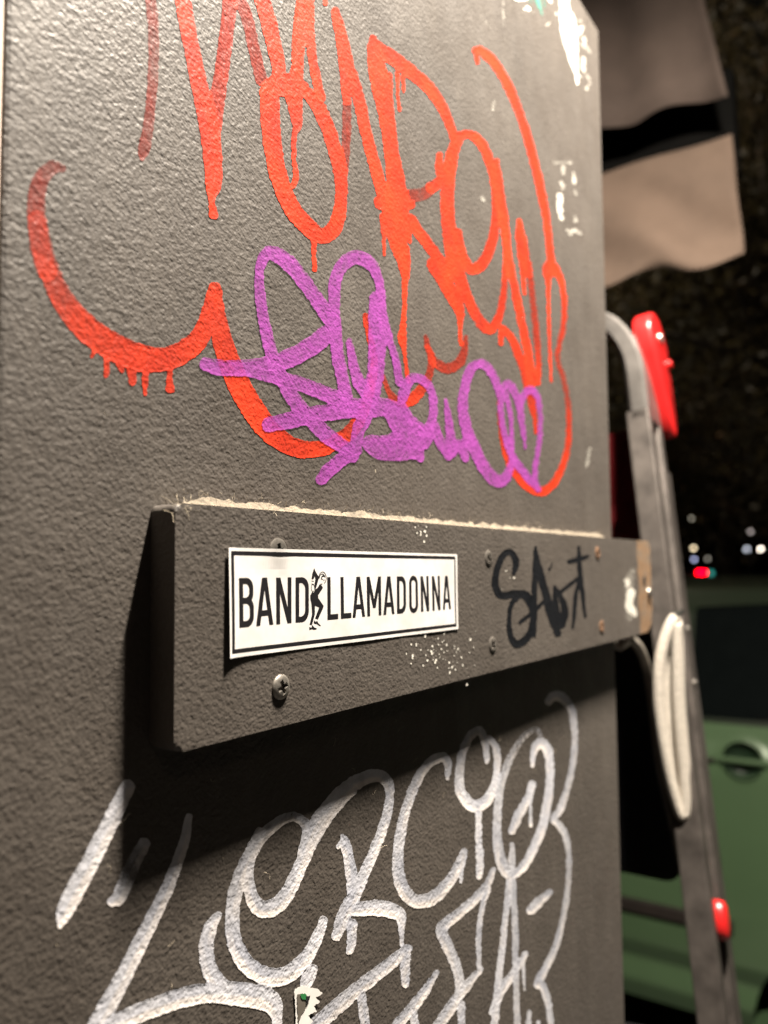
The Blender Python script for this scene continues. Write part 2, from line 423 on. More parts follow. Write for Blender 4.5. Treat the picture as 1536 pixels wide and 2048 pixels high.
# ------------------------------------------------------------------ graffiti strokes, traced as (x, y, width[, cover])
ZS = 1536 / 700.0
WIN = {'A': (0, 0, ZS), 'B': (600, 0, ZS), 'C': (0, 400, ZS), 'D': (600, 500, ZS), 'E': (0, 1480, ZS), 'F': (600, 1360, ZS),
       'G': (860, 1000, 2.56), 'H': (950, 0, 1536 / 260.0)}
def st(wn_, pts, cover=0.97):
    ox, oy, s = WIN[wn_]
    return [(ox + p[0] / s, oy + p[1] / s, p[2] / s, p[3] if len(p) > 3 else cover) for p in pts]
RED = [
 st('A', [(655,-60,50),(672,100,50),(674,250,48),(665,420,48),(650,560,50),(632,650,58),(624,690,30)], .50),
 st('A', [(272,740,38,.45),(228,735,62,.45),(182,785,76,.48),(162,860,80,.52),(160,950,82,.6),(172,1080,84,.6),(205,1190,86,.62)]) ,
 st('C', [(165,90,82,.62),(177,160,84,.65),(205,270,88,.70),(255,400,98,.78),(320,500,112,.85),(400,580,122,.88),(500,645,126,.90),(600,690,128),(700,700,112),(780,680,104),(860,622,96),(905,545,84),(932,450,74),(943,388,60)]),
 st('C', [(943,388,60),(955,500,72),(972,600,90),(1010,720,102),(1060,830,106),(1120,930,106),(1180,1010,102),(1260,1070,90),(1340,1096,80),(1420,1088,72),(1480,1062,66)]),
 st('D', [(160,842,76),(228,792,70,.8),(280,700,55),(315,580,46),(325,480,36,.9),(305,380,32,.85),(287,290,28,.85)]),
 st('D', [(365,555,18,.7),(395,630,32,.7),(440,668,48,.75),(490,658,56,.9),(540,600,50,.7),(570,540,36,.6),(575,480,32,.6),(560,420,30,.6),(551,380,22,.55)]),
 st('D', [(562,430,26,.6),(592,488,40,.6),(640,518,52,.65),(700,495,50,.6),(724,430,32,.6),(728,380,20,.55)]),
 st('C', [(465,680,30),(470,740,24),(467,768,27)]), st('C', [(515,690,40),(535,748,24)]), st('C', [(578,740,48),(582,800,34)]),
 st('C', [(640,740,34),(637,800,28),(637,852,14)]), st('C', [(745,730,28),(745,790,30),(748,826,44)]), st('C',[(415,660,26),(405,685,16)]),
 st('A', [(793,-60,72),(830,150,72),(870,350,76),(913,540,86),(935,700,86),(938,800,76),(932,855,44),(930,890,28),(938,942,44)]),
 st('A', [(1015,-60,70,.7),(1000,100,66,.7),(975,300,66,.72),(950,450,76,.75),(925,600,92,.9)]),
 st('A', [(1000,-20,60,.6),(1050,10,60,.6),(1085,80,54,.6),(1110,190,54,.58),(1148,350,56,.55)]),
 st('A', [(1135,-60,70),(1180,100,72),(1215,250,68),(1225,320,64)]),
 st('A', [(1350,-60,80),(1328,80,82),(1310,200,62),(1305,300,58),(1290,400,84),(1300,500,60),(1305,548,44),(1292,600,26),(1290,700,22),(1300,770,27),(1286,815,30)]),
 st('A', [(1345,0,70),(1362,180,44),(1385,330,44),(1408,430,44)]),
 st('A', [(1162,390,44),(1230,372,110),(1300,375,84),(1345,405,54),(1405,480,62)]),
 st('A', [(1183,400,92),(1185,500,90),(1195,620,86),(1215,740,82),(1250,850,80),(1300,940,80),(1360,1002,80),(1410,1034,74),(1460,1012,74),(1488,940,66),(1498,860,58),(1492,760,62),(1465,640,66),(1430,540,66),(1395,470,62),(1350,405,52)]),
 st('A', [(1378,1050,30),(1378,1120,20),(1382,1182,26)]),
 st('B', [(206,420,42,.5),(206,560,42,.5),(200,680,38,.5),(190,770,42,.55)]),
 st('B', [(155,50,42),(175,130,55),(198,250,66),(210,350,72),(205,440,36)]),
 st('B', [(225,320,56),(262,450,56),(295,600,56),(330,730,56),(366,860,56)]),
 st('B', [(108,-30,26),(112,15,20)]),
 st('B', [(320,168,36),(325,230,66),(345,330,92),(370,450,82),(390,580,72),(410,720,76),(425,850,104),(420,950,132),(430,1050,92),(450,1150,52),(465,1215,36)]),
 st('B', [(330,205,64),(400,250,70),(480,310,66),(560,380,60),(620,460,52),(655,540,46),(678,610,42)]),
 st('B', [(392,330,30),(402,465,16)]), st('B', [(428,320,20),(430,420,14),(438,485,15)]), st('B', [(452,330,16),(456,402,14)]), st('B', [(366,320,26),(376,420,16)]),
 st('B', [(362,885,80),(440,905,64),(490,900,34)]),
 st('B', [(480,862,64,.55),(540,850,60,.5),(575,826,56,.6)]), st('B', [(582,820,54),(640,780,52)]),
 st('B', [(612,682,32),(611,740,42),(635,785,55)]),
 st('B', [(364,950,36),(368,1040,20),(370,1118,16)]), st('B', [(480,990,30),(482,1060,14)]),
 st('B', [(700,600,52),(667,680,62),(652,780,66),(646,900,66),(655,1020,66),(670,1130,66),(690,1215,62)]),
 st('B', [(690,610,44),(735,588,42),(790,622,46),(830,700,46),(856,800,46),(862,900,46,.85),(855,1000,46,.8),(830,1100,52,.85),(790,1168,56),(745,1176,56),(712,1120,50),(690,1020,46)]),
 st('B', [(482,965,62),(530,1030,52),(590,1110,56),(640,1190,62)]),
 st('D', [(580,60,58),(640,150,68),(685,230,62),(702,272,46),(703,330,20),(705,412,17)]),
 st('D', [(455,0,60),(465,60,46),(460,150,26),(458,250,23),(452,340,32),(450,388,44),(458,440,20),(468,520,18),(475,577,22)]),
 st('D', [(690,0,62),(697,100,62),(730,200,52),(770,280,52),(810,338,52),(842,345,46),(870,300,42,.9),(890,220,36,.8),(900,120,32,.7),(905,40,28,.65)]),
 st('B', [(862,705,24),(868,780,46),(885,900,46),(900,1010,46),(915,1130,42),(932,1215,40)]),
 st('D', [(930,110,36),(955,230,42),(985,370,40),(1010,500,42),(1020,580,50,.85)]),
 st('B', [(962,968,24),(966,1030,46),(975,1130,46)]), st('D', [(972,10,40),(980,120,24),(985,190,15)]),
 st('B', [(985,1040,24,.6),(1003,1200,30,.6)]), st('D', [(1003,60,30,.6),(1020,200,30,.6),(1035,350,32,.65),(1046,480,32,.75),(1047,584,20,.95)]),
 st('B', [(905,1110,30,.6),(900,1215,30,.6)]),
 st('D', [(886,340,30),(881,412,22)]), st('D', [(893,345,36),(930,390,42,.9),(965,470,42,.8),(995,560,46,.75),(1012,640,46,.75),(1022,690,36,.85),(1032,750,24,.9),(1036,800,16,.9)]),
 st('B', [(772,222,44),(800,228,46),(850,270,46),(900,350,46),(945,450,44),(985,560,42),(1020,680,42),(1050,800,42),(1075,920,40),(1090,1030,36),(1100,1130,38),(1103,1190,62)]), st('B', [(775,230,30),(778,275,18)]),
 st('D', [(1098,60,54),(1086,92,54),(1090,150,24),(1092,300,16),(1097,450,14),(1102,577,14)]),
 st('D', [(1115,75,46),(1148,140,30),(1160,240,26,.85),(1155,340,26,.8),(1135,430,26,.75),(1130,480,24,.65),(1155,560,25,.65),(1175,660,26,.7),(1180,780,26,.8),(1170,890,32,.9),(1140,980,36),(1095,1042,42),(1050,1060,46),(1000,1040,42),(950,990,36),(910,920,28,.85),(885,830,22,.75),(875,730,17,.65),(870,640,13,.55)]),
]
PUR = [[(q[0], q[1], q[2], 0.66) for q in s_] for s_ in [
 st('C', [(905,720,66),(960,735,76),(1060,737,78),(1180,722,82),(1280,690,92),(1370,640,92),(1430,592,90),(1462,560,60)]),
 st('C', [(1462,545,72),(1400,450,72),(1320,340,72),(1250,262,76),(1180,232,66),(1142,290,48),(1140,400,50),(1160,540,56),(1195,680,62),(1240,790,66),(1300,890,72),(1370,970,76),(1430,1030,76),(1490,1070,72),(1548,1112,60)]),
 st('C', [(1060,742,52),(1180,772,62),(1300,802,72),(1400,840,74),(1500,882,76)]),
 st('C', [(1180,985,72),(1260,970,82),(1360,945,82),(1460,930,82),(1545,920,82)]),
 st('C', [(1412,1222,62),(1450,1180,70),(1510,1132,70),(1560,1100,66)]),
 st('D', [(180,660,76),(250,690,84),(330,690,100),(400,690,74)]),
 st('D', [(222,700,84),(300,700,90)]),
 st('D', [(205,640,60),(186,560,62),(166,460,62),(156,350,62),(150,240,58),(156,130,60),(190,62,66),(250,32,70),(310,62,62),(345,130,46),(358,220,42),(368,300,42),(395,400,36),(425,500,36),(436,580,44)]),
 st('D', [(215,398,28),(230,480,46),(255,570,62),(300,625,84)]),
 st('D', [(325,205,46),(325,300,56),(330,420,66),(330,540,78),(310,650,84),(280,740,78),(255,800,64),(240,890,54),(236,915,40)]),
 st('D', [(362,300,40),(372,360,40),(355,450,44),(345,560,54)]),
 st('D', [(390,690,70),(430,750,100),(480,800,110),(540,840,80),(560,800,52)]),
 st('D', [(290,845,50),(350,868,112),(420,880,106),(490,875,100),(530,912,42)]),
 st('D', [(430,810,60),(380,830,40),(300,830,40)]),
 st('D', [(450,650,54),(465,600,56),(492,562,48),(540,572,46),(578,620,42),(586,700,42),(575,760,46),(545,805,54)]),
 st('D', [(440,690,64),(480,748,64),(530,790,64)]),
 st('D', [(590,770,42),(620,850,52),(652,902,46)]), st('D', [(640,658,18),(650,730,36),(660,810,46),(665,888,56)]),
 st('D', [(665,890,44),(690,850,42),(720,895,46),(727,918,34)]), st('D', [(700,860,42),(745,830,52)]),
 st('D', [(745,835,62),(725,760,56),(715,680,52),(725,590,50),(750,522,50),(790,497,46),(830,522,44),(860,580,42),(880,650,32),(884,730,30),(900,820,30),(930,902,36),(985,980,42),(1046,1052,28)]),
 st('D', [(745,830,66),(775,890,62),(810,960,62),(860,1010,66),(898,1002,58),(925,950,36),(932,880,26),(930,800,24),(920,700,26),(900,625,30)]),
 st('D', [(890,612,30),(913,587,40),(945,630,42),(965,690,36),(975,770,30),(985,830,20),(988,872,12)]),
 st('D', [(965,682,30),(985,632,38),(1015,615,42),(1044,650,30),(1055,740,26),(1050,840,26),(1036,930,26),(1030,1000,28),(1046,1052,18)]),
]]
WHI = [
 st('E', [(560,205,66),(510,310,76),(450,430,80),(390,550,84),(330,660,86),(285,752,76),(263,818,20)], .95),
 st('E', [(632,455,56,.85),(592,530,66,.55),(552,620,70,.55),(522,690,62,.9),(492,712,44)]),
 st('E', [(828,338,34),(815,420,46),(780,530,52),(730,660,60),(670,780,66),(600,920,72),(530,1060,78),(460,1190,88),(400,1310,92)], .9),
 st('E', [(430,1280,70),(560,1220,84),(680,1172,90),(800,1132,92),(920,1110,94),(1020,1112,112),(1100,1122,112),(1180,1145,108),(1214,1210,54),(1212,1290,40)], .97),
 st('E', [(957,768,34),(925,820,62),(905,900,66),(915,990,72),(950,1060,82),(1000,1110,84)], .97),
 st('E', [(1345,420,44,.6),(1338,365,46,.6),(1280,337,46,.6),(1200,377,52,.7),(1130,450,56,.75),(1075,550,66,.8),(1035,660,66,.85),(1020,780,66,.9),(1030,890,72),(1080,980,82),(1150,1030,86),(1230,1040,86),(1300,1002,76),(1360,930,62),(1400,850,52),(1420,790,38)]),
 st('E', [(1140,405,44,.6),(1098,500,52,.75),(1090,600,52,.85),(1105,690,64),(1150,742,80),(1220,722,76),(1280,640,66),(1330,525,62),(1400,390,62),(1470,290,62),(1540,220,62)], .9),
 st('F', [(0,850,40),(15,770,60),(60,655,72),(120,570,76),(200,482,72),(280,432,66),(350,420,60),(390,462,46),(390,540,42),(370,630,46),(330,740,50),(290,830,52),(250,920,58),(200,1020,68),(160,1122,48)], .92),
 st('F', [(185,685,22),(200,720,46),(215,790,52),(230,880,58),(235,965,62)]), st('F', [(190,705,26),(166,732,22)]),
 st('F', [(230,1070,46),(225,1160,42),(216,1195,28)]),
 st('F', [(240,1010,62),(320,1000,76),(400,1012,76),(442,1035,56),(446,1100,26),(446,1160,22)]),
 st('F', [(646,430,22),(650,372,36),(620,337,46),(560,372,46),(510,450,46),(470,550,46),(440,680,50),(430,800,52),(445,900,62),(500,968,66),(580,958,66),(650,892,56),(700,810,50),(720,752,34)], .88),
 st('F', [(708,820,24),(706,885,16)]),
 st('F', [(820,360,20),(815,290,36),(790,222,40,.75),(745,250,42,.75),(710,330,40,.75),(700,420,42,.85),(705,490,52),(750,548,60),(810,538,56),(850,470,36),(865,380,34),(860,300,34),(830,255,30)]),
 st('F', [(783,580,32),(785,700,32),(790,800,36),(786,865,26)]),
 st('F', [(1056,250,24,.45),(1040,217,24,.45),(990,240,30,.5),(930,330,34,.6),(890,430,36,.75),(870,540,38,.8),(865,660,44,.85),(875,770,50,.9),(910,848,52,.9),(960,838,44),(1010,770,44),(1060,650,44),(1085,540,42),(1097,420,40),(1090,320,44),(1060,277,54),(1030,300,38),(1020,375,18)]),
 st('F', [(1020,455,34),(1000,520,40),(960,590,46),(930,662,38)]), st('F', [(1010,520,16),(1013,640,14)]),
 st('F', [(1090,97,34),(1110,72,46),(1150,77,46),(1190,130,38,.85),(1205,230,30,.8),(1200,350,30,.8),(1180,450,30,.8),(1145,560,34,.9),(1115,612,30,.95),(1140,640,36,.9),(1170,700,30,.85),(1180,800,26,.85),(1175,920,26,.85),(1155,1040,28,.85),(1125,1160,34,.9),(1085,1250,36,.95),(1045,1330,46),(1062,1342,40),(1085,1400,36),(1100,1500,30),(1105,1600,30)]),
 st('F', [(1098,930,28),(1060,962,46),(1012,1010,44)]),
 st('F', [(850,830,24),(820,900,36),(760,970,46),(690,1030,50),(622,1090,56),(640,1150,56),(680,1240,52),(700,1330,46),(692,1400,40)], .85),
 st('F', [(825,920,28),(800,1000,26),(785,1100,26),(785,1200,26),(786,1270,22)], .9),
 st('F', [(930,722,22),(930,830,36),(935,950,32),(945,1100,30),(945,1200,30),(950,1400,30),(955,1560,30)], .85),
 st('F', [(920,830,30),(910,960,28),(890,1150,30),(870,1330,36),(850,1560,36)], .95),
 st('F', [(990,1200,28),(940,1280,36),(880,1370,42),(845,1460,36)]), st('F', [(980,1240,16),(985,1362,12)]),
 st('F', [(472,1178,44),(400,1240,62),(300,1320,66),(200,1400,72),(100,1490,76),(30,1560,76)], .92),
 st('F', [(465,1200,46),(462,1270,46),(463,1335,34)]), st('F', [(268,1380,46),(285,1500,46),(300,1580,42)]),
 st('F', [(602,1280,22),(560,1350,42),(500,1430,52),(430,1510,52),(380,1580,52)], .92), st('F', [(498,1470,40),(512,1580,40)]),
 st('F', [(797,1268,22),(740,1330,46),(680,1410,52),(620,1500,56),(560,1590,56)], .92), st('F', [(708,1420,36),(710,1580,36)]),
 st('F', [(1006,1455,22),(1000,1580,32)]), st('F', [(1045,1500,18),(1048,1580,20)]),
 st('E', [(1372,1005,46),(1350,1050,62),(1342,1085,46)]),
]
BLK = [
 st('G', [(430,375,22),(440,312,36),(410,265,30),(370,290,32),(340,370,32),(335,440,36),(362,487,36),(430,480,40),(490,490,46),(525,550,42),(530,610,36),(510,690,36),(450,738,40),(415,700,30),(405,620,24),(415,540,24),(450,490,30)]),
 st('G', [(540,242,16),(540,330,28),(535,450,28),(535,560,28),(535,692,20)]), st('G', [(540,262,24),(560,360,36),(590,470,42),(620,580,46),(655,682,36)]),
 st('G', [(462,625,18),(530,572,20),(602,500,18)]), st('G', [(626,322,8),(611,356,12)]),
 st('G', [(640,445,20),(642,540,36),(655,640,54)]), st('G', [(668,630,58),(690,580,42),(680,520,32),(650,460,20)]),
 st('G', [(660,480,18),(720,430,18),(765,395,18)]),
 st('G', [(762,245,20),(765,330,25),(775,430,25),(785,520,22),(795,595,16)]), st('G', [(712,315,22),(760,305,26),(812,287,14)]),
 st('G', [(765,400,18),(745,500,22),(738,600,20),(730,655,12)]),
]
CRS = [st('H', [(1052,-80,110),(1058,100,114),(1098,300,178),(1122,450,170),(1146,590,132),(1166,720,96),(1190,840,44),(1212,985,26)], .99)]
CRE = [   # specks and scratches near the top right corner
 st('H', [(1145,160,40),(1175,240,40)], .8), st('H', [(1240,340,40),(1235,400,30)], .75), st('H', [(1285,460,30),(1300,490,36)], .7), st('H', [(1250,520,40),(1320,560,40),(1370,630,30)], .4),
 st('H', [(1280,690,30),(1285,800,40),(1288,840,20)], .7), st('H', [(1210,890,30),(1260,910,26)], .7), st('H', [(1330,890,40),(1340,920,30)], .55), st('H', [(1345,990,30),(1325,1050,30)], .6),
 st('H', [(1215,250,24),(1245,250,16)], .5), st('H', [(1280,300,20),(1275,330,14)], .5),
 st('H', [(490,-20,40),(560,-10,60),(610,-20,40)], .95), st('H', [(615,75,34),(625,85,30)]), st('H', [(585,100,20),(590,104,18)]), st('H', [(640,110,22),(644,112,20)]), st('H', [(690,150,24),(698,152,16)], .7),
 st('H', [(890,20,26),(898,24,22)], .9), st('H', [(875,0,22),(880,4,18)], .9), st('H', [(880,270,30),(860,290,24)], .55), st('H', [(910,300,16),(925,350,20)], .5), st('H', [(965,160,14),(968,164,12)], .7),
 st('H', [(330,-40,18),(335,250,16),(335,500,12)], .28), st('H', [(60,180,14),(250,410,8)], .25),
 st('B', [(1115,712,8),(1190,716,10)], .45), st('B', [(1155,730,16),(1157,765,12)], .6), st('B', [(1200,760,8),(1204,800,16)], .7), st('B', [(1150,800,16),(1155,830,16)], .6), st('B', [(1142,850,18),(1138,890,24),(1145,960,18)], .85), st('B', [(1208,840,10),(1210,852,8)], .5), st('B', [(1208,950,10),(1210,975,8)], .6), st('B', [(1172,1010,14),(1185,1022,20)], .55), st('B', [(1205,1008,14),(1232,1026,10)], .6),
 st('D', [(1272,872,8),(1266,910,14),(1256,960,8)], .45),
 st('B', [(855,440,8),(846,480,6)], .4), st('B', [(800,868,10),(806,880,8)], .5),
]
TEA = [st('H', [(735,-40,50),(755,50,46),(785,140,22),(800,205,6)], .85), st('H', [(650,-20,40),(660,60,30)], .3), st('H', [(820,-20,40),(822,90,24)], .45)]
SME = [ # paint smear at the worn end of the bar
 st('G', [(1035,360,26),(1022,420,44),(1022,470,40),(1018,600,30)], .45),
 st('G', [(1035,475,36),(1022,530,38),(1030,560,30)], .97), st('G', [(1045,560,22),(1050,590,16)], .9), st('G', [(1005,415,16),(1008,430,16)], .9)]
SPK = []
for (cx, cy, n_, sx, sy, mx) in ((845, 1062, 13, 22, 24, 3.2), (872, 1300, 70, 42, 32, 3.4), (920, 1330, 25, 50, 40, 2.4), (1003, 1180, 8, 30, 60, 2)):
    for k in range(n_):
        x = cx + random.gauss(0, sx * .6); y = cy + random.gauss(0, sy * .6); r = 0.9 + random.random() ** 3 * mx
        if 455 < x < 912 and 1095 + 0.03 * (x - 456) - 2 < y < 1317 - 0.13 * (x - 450) + 2: continue
        SPK.append([(x, y, r, .95), (x + random.uniform(-.5, .5), y + r * random.uniform(.3, 1.4), r * .8, .95)])
def slim(strokes, f0, f1):       # narrower strokes, more so on the far half of the cabinet
    return [[(p[0], p[1], p[2] * float(np.interp(p[0], [550, 950], [f0, f1])), p[3]) for p in s_] for s_ in strokes]
def graffiti(name, strokes, mat, parent, Y, step=2.0, jit=1.3, seed=1, lift=0.0002, soft=1.0):
    allp = np.array([(p[0], p[1], p[2]) for s_ in strokes for p in s_])
    pad = allp[:, 2].max()
    xs = np.arange(math.floor((allp[:, 0] - pad).min()), (allp[:, 0] + pad).max(), step); ys = np.arange(math.floor((allp[:, 1] - pad).min()), (allp[:, 1] + pad).max(), step)
    X, Yg = np.meshgrid(xs, ys)
    jx = (vnoise(X, Yg, 7, seed) - .5) * 2 * jit + (vnoise(X, Yg, 3.2, seed + 9) - .5) * jit
    SD = np.full(X.shape, 1e3); OPN = np.ones(X.shape)
    for s_ in strokes:
        sd = np.full(X.shape, 1e3, dtype=np.float32); op = np.zeros(X.shape, dtype=np.float32)
        q = spline(s_, 5)
        for a, b in zip(q, q[1:]):
            m = max(a[2], b[2]) / 2 + 5
            i0 = max(0, int((min(a[0], b[0]) - m - xs[0]) / step)); i1 = min(len(xs), int((max(a[0], b[0]) + m - xs[0]) / step) + 2)
            j0 = max(0, int((min(a[1], b[1]) - m - ys[0]) / step)); j1 = min(len(ys), int((max(a[1], b[1]) + m - ys[0]) / step) + 2)
            if i0 >= i1 or j0 >= j1: continue
            gx = X[j0:j1, i0:i1]; gy = Yg[j0:j1, i0:i1]; e = b[:2] - a[:2]
            t = np.clip(((gx - a[0]) * e[0] + (gy - a[1]) * e[1]) / max(e @ e, 1e-6), 0, 1)
            d = np.hypot(gx - a[0] - e[0] * t, gy - a[1] - e[1] * t) - (a[2] + (b[2] - a[2]) * t) / 2
            sub = sd[j0:j1, i0:i1]; mk = d < sub
            sub[mk] = d[mk]; op[j0:j1, i0:i1][mk] = (a[3] + (b[3] - a[3]) * t)[mk]
        SD = np.minimum(SD, sd); OPN = np.where(sd < 3, np.minimum(OPN * (1 - np.clip(op, 0, .985) * soft), 1 - np.clip(op, 0, .985)), OPN)
    SD = SD + jx * np.clip(1.2 - np.abs(SD) / 12, 0, 1)
    film = np.clip(-SD / 5.0, 0, 1)
    sh = max(1, int(9 / step)); up = np.roll(SD, sh, 0); dn = np.roll(SD, -sh, 0)        # paint pools along the lower rim of a stroke
    pool = np.clip(0.5 + np.clip(dn - up, -18, 18) / 30, 0, 1)
    pts, faces, vals = march(xs, ys, SD, lambda x, y: on_y(x, y, Y - lift), [1 - OPN, film, pool])
    o = mesh_obj(name, pts, faces, mat)
    a1 = o.data.attributes.new('cover', 'FLOAT', 'POINT'); a1.data.foreach_set('value', [float(v[0]) for v in vals])
    a2 = o.data.attributes.new('film', 'FLOAT', 'POINT'); a2.data.foreach_set('value', [float(v[1]) for v in vals])
    a3 = o.data.attributes.new('pool', 'FLOAT', 'POINT'); a3.data.foreach_set('value', [float(v[2]) for v in vals])
    o.data.update()
    if parent is cab: par(o, cab)
    else: o.parent = parent
    return o
graffiti('red_graffiti_tag', slim(RED, 0.95, 0.87), m_red, cab, PY, seed=11, lift=0.00015)['label'] = 'dripping red marker tag of looping letters'
graffiti('purple_graffiti_tag', slim(PUR, 0.90, 0.86), m_purple, cab, PY, seed=23, lift=0.00035, soft=0.3)['label'] = 'violet marker tag ending in a small heart'
graffiti('white_graffiti_tag', slim(WHI, 0.95, 0.90), m_white, cab, PY, seed=31, lift=0.00015)['label'] = 'white marker tag in tall loose letters'
graffiti('cream_paint_smear', CRE, m_cream, cab, PY, step=1.0, jit=2.4, seed=41, lift=0.00012)['kind'] = 'stuff'
graffiti('white_paint_streak', CRS, m_streak, cab, PY, step=1.0, jit=0.9, seed=42, lift=0.00014)
graffiti('teal_paint_smear', TEA, m_teal, cab, PY, step=1.0, jit=1.5, seed=43, lift=0.0003)
graffiti('black_marker_tag', BLK, m_black, bar, BY, step=1.0, jit=0.8, seed=47, lift=0.00012)['label'] = 'black marker word on the crossbar'
graffiti('paint_smear', SME, m_cream, bar, BY, step=1.0, jit=2.0, seed=53, lift=0.00014)
o = graffiti('paint_specks', SPK, m_cream, bar, BY, step=0.7, jit=0.7, seed=59, lift=0.00016); o['kind'] = 'stuff'

# torn remnant of an old sticker under the white tag
torn = [(1292,1092),(1330,1078),(1360,1086),(1400,1095),(1415,1112),(1385,1130),(1405,1150),(1375,1168),(1390,1190),(1355,1210),(1372,1235),(1345,1260),(1350,1300),(1300,1300),(1297,1200)]
def scrap(name, poly, mat, Y, lift, win='E', jit=1.2, step=1.0, seed=3):
    ox, oy, s = WIN[win]; P = [(ox + x / s, oy + y / s) for x, y in poly]
    a = np.array(P); xs = np.arange(a[:, 0].min() - 4, a[:, 0].max() + 4, step); ys = np.arange(a[:, 1].min() - 4, a[:, 1].max() + 4, step)
    X, Yg = np.meshgrid(xs, ys); sd = poly_sdf(X, Yg, P) + (vnoise(X, Yg, 4, seed) - .5) * jit * 2
    pts, faces, _ = march(xs, ys, sd, lambda x, y: on_y(x, y, Y - lift)); return mesh_obj(name, pts, faces, mat)
m_paper = simple('white_paper', (0.80, 0.79, 0.76), 0.45, 0, 0.05, 60, 0.0002, 60)
sc = thing('torn_sticker', 'torn scrap of an old white and green sticker below the white graffiti', 'sticker', on_y(613, 2005, PY - 0.0006))
for nm, pl, mt, lf in (('paper', torn, m_paper, 0.0006), ('silver_print', [(1303,1115),(1330,1110),(1345,1150),(1340,1180),(1318,1215),(1310,1260)], simple('dull_print', (0.20, 0.18, 0.15), 0.4, 0.3), 0.0008),
                       ('green_print', [(1318,1118),(1338,1110),(1352,1128),(1345,1142),(1326,1138)], simple('green_print', (0.03, 0.20, 0.06), 0.4), 0.0010), ('dark_print', [(1345,1125),(1362,1120),(1360,1140),(1346,1156)], m_dark, 0.0011)):
    par(scrap(nm, pl, mt, PY, lf, seed=len(nm)), sc)

# ------------------------------------------------------------------ dust and lint on the crossbar
xs_ = np.arange(0.196, 0.712, 0.0016); verts = []; faces = []; NP = 10
for i, x in enumerate(xs_):
    nz = vnoise(np.array([x * 1000]), np.array([3.0]), 9, 5)[0] * .6 + vnoise(np.array([x * 1000]), np.array([9.0]), 3.1, 6)[0] * .4
    hgt = 0.0022 + 0.0034 * nz; edge = min(1, (x - 0.196) / 0.02, (0.712 - x) / 0.03); hgt *= max(edge, .15)
    for k in range(NP):
        t = k / (NP - 1)                                   # from the front edge of the bar back to the panel
        y = BY + 0.0022 + (PY - 0.0001 - BY - 0.0022) * t
        z = BZ1 - 0.0002 + hgt * t ** 4 + (random.random() - .5) * 0.0006 * (0 < k) + 0.0006
        verts.append((x, y, z))
    if i:
        for k in range(NP - 1):
            a = (i - 1) * NP + k; faces.append((a, a + 1, a + NP + 1, a + NP))
dust = par(mesh_obj('dust', verts, faces, m_dust, smooth=True), cab); dust['kind'] = 'stuff'
bm = bmesh.new()
def fibre(p, length, spread):
    d = Vector((random.gauss(0, 1), random.gauss(0, .35) - .25, random.gauss(0.3, .8))).normalized(); q = Vector(p); pts = [q.copy()]
    for k in range(4):
        d = (d + Vector((random.gauss(0, spread), random.gauss(0, spread * .4), random.gauss(0, spread)))).normalized()
        q = q + d * length / 4; q.y = min(q.y, (PY if q.z > BZ1 or q.z < BZ0 else BY) - 0.0003); pts.append(q.copy())
    add_tube(bm, pts, random.uniform(0.00004, 0.00009), 3)
for k in range(210):
    x = 0.196 + (random.random() ** 1.2) * 0.5
    fibre((x, random.uniform(BY + .002, PY - .002), BZ1 + random.uniform(0.0005, .006)), random.uniform(.0015, .0045), .5)
for k in range(60): fibre((random.uniform(.15, .6), PY - .0004, random.choice((EYE + random.uniform(.03, .3), EYE + random.uniform(-.15, -.07)))), random.uniform(.002, .005), .5)
for k in range(14): fibre((random.gauss(BX0 + .004, .003), BY + .003, BZ1 + random.uniform(-.004, .001)), random.uniform(.003, .008), .6)
lint = par(bm_obj('lint', bm, m_hair), cab); lint['kind'] = 'stuff'

# ------------------------------------------------------------------ sticker
c_tl, c_tr, c_br, c_bl = [on_y(x, y, BY) for x, y in ((456, 1095), (912.5, 1108.5), (914, 1258), (450, 1317))]
SX0, SX1 = (c_tl.x + c_bl.x) / 2, (c_tr.x + c_br.x) / 2
def sz_top(x): t = (x - SX0) / (SX1 - SX0); return c_tl.z * (1 - t) + c_tr.z * t
def sz_bot(x): t = (x - SX0) / (SX1 - SX0); return c_bl.z * (1 - t) + c_br.z * t
SCR = on_y(556, 1100, BY)
def bend(x, z):        # the left edge has come loose and stands off the bar
    u = x - SX0; v = (z - c_bl.z) / (c_tl.z - c_bl.z)
    return -0.00035 - 0.0016 * math.exp(-u / 0.006) * (1 - 0.5 * v) - 0.0003 * math.exp(-((SX1 - x) / 0.004)) - 0.0001 * math.sin(u * 90 + v * 4) - 0.0007 * math.exp(-((x - SCR.x) ** 2 + (z - SCR.z) ** 2) / 0.0062 ** 2)
sticker = thing('sticker', 'white rectangular sticker with black border, lettering and a dancing figure, on the crossbar', 'sticker', ((SX0 + SX1) / 2, BY, (c_bl.z + c_tl.z) / 2))
m_stick = NT('glossy_white_vinyl'); co = m_stick.coord()
m_stick.l(m_stick.ramp(m_stick.noise(co, 60, 4, 0.6), [(0.35, (0.63, 0.62, 0.60)), (0.6, (0.72, 0.71, 0.70))]), m_stick.b.inputs['Base Color'])
m_stick.set(Roughness=0.42); m_stick.bump(m_stick.noise(co, 120, 2), 0.0001); m_stick = m_stick.m
m_ink = simple('black_print', (0.010, 0.009, 0.011), 0.45, 0, 0.2, 200)
def sheet(name, x0, x1, f0, f1, mat, off, nx=120, nz=10):
    verts = []; faces = []
    for i in range(nx + 1):
        x = x0 + (x1 - x0) * i / nx
        for k in range(nz + 1):
            z = f0(x) + (f1(x) - f0(x)) * k / nz; verts.append((x, BY + bend(x, z) - off, z))
    for i in range(nx):
        for k in range(nz):
            a = i * (nz + 1) + k; faces.append((a, a + nz + 1, a + nz + 2, a + 1))
    return mesh_obj(name, verts, faces, mat)
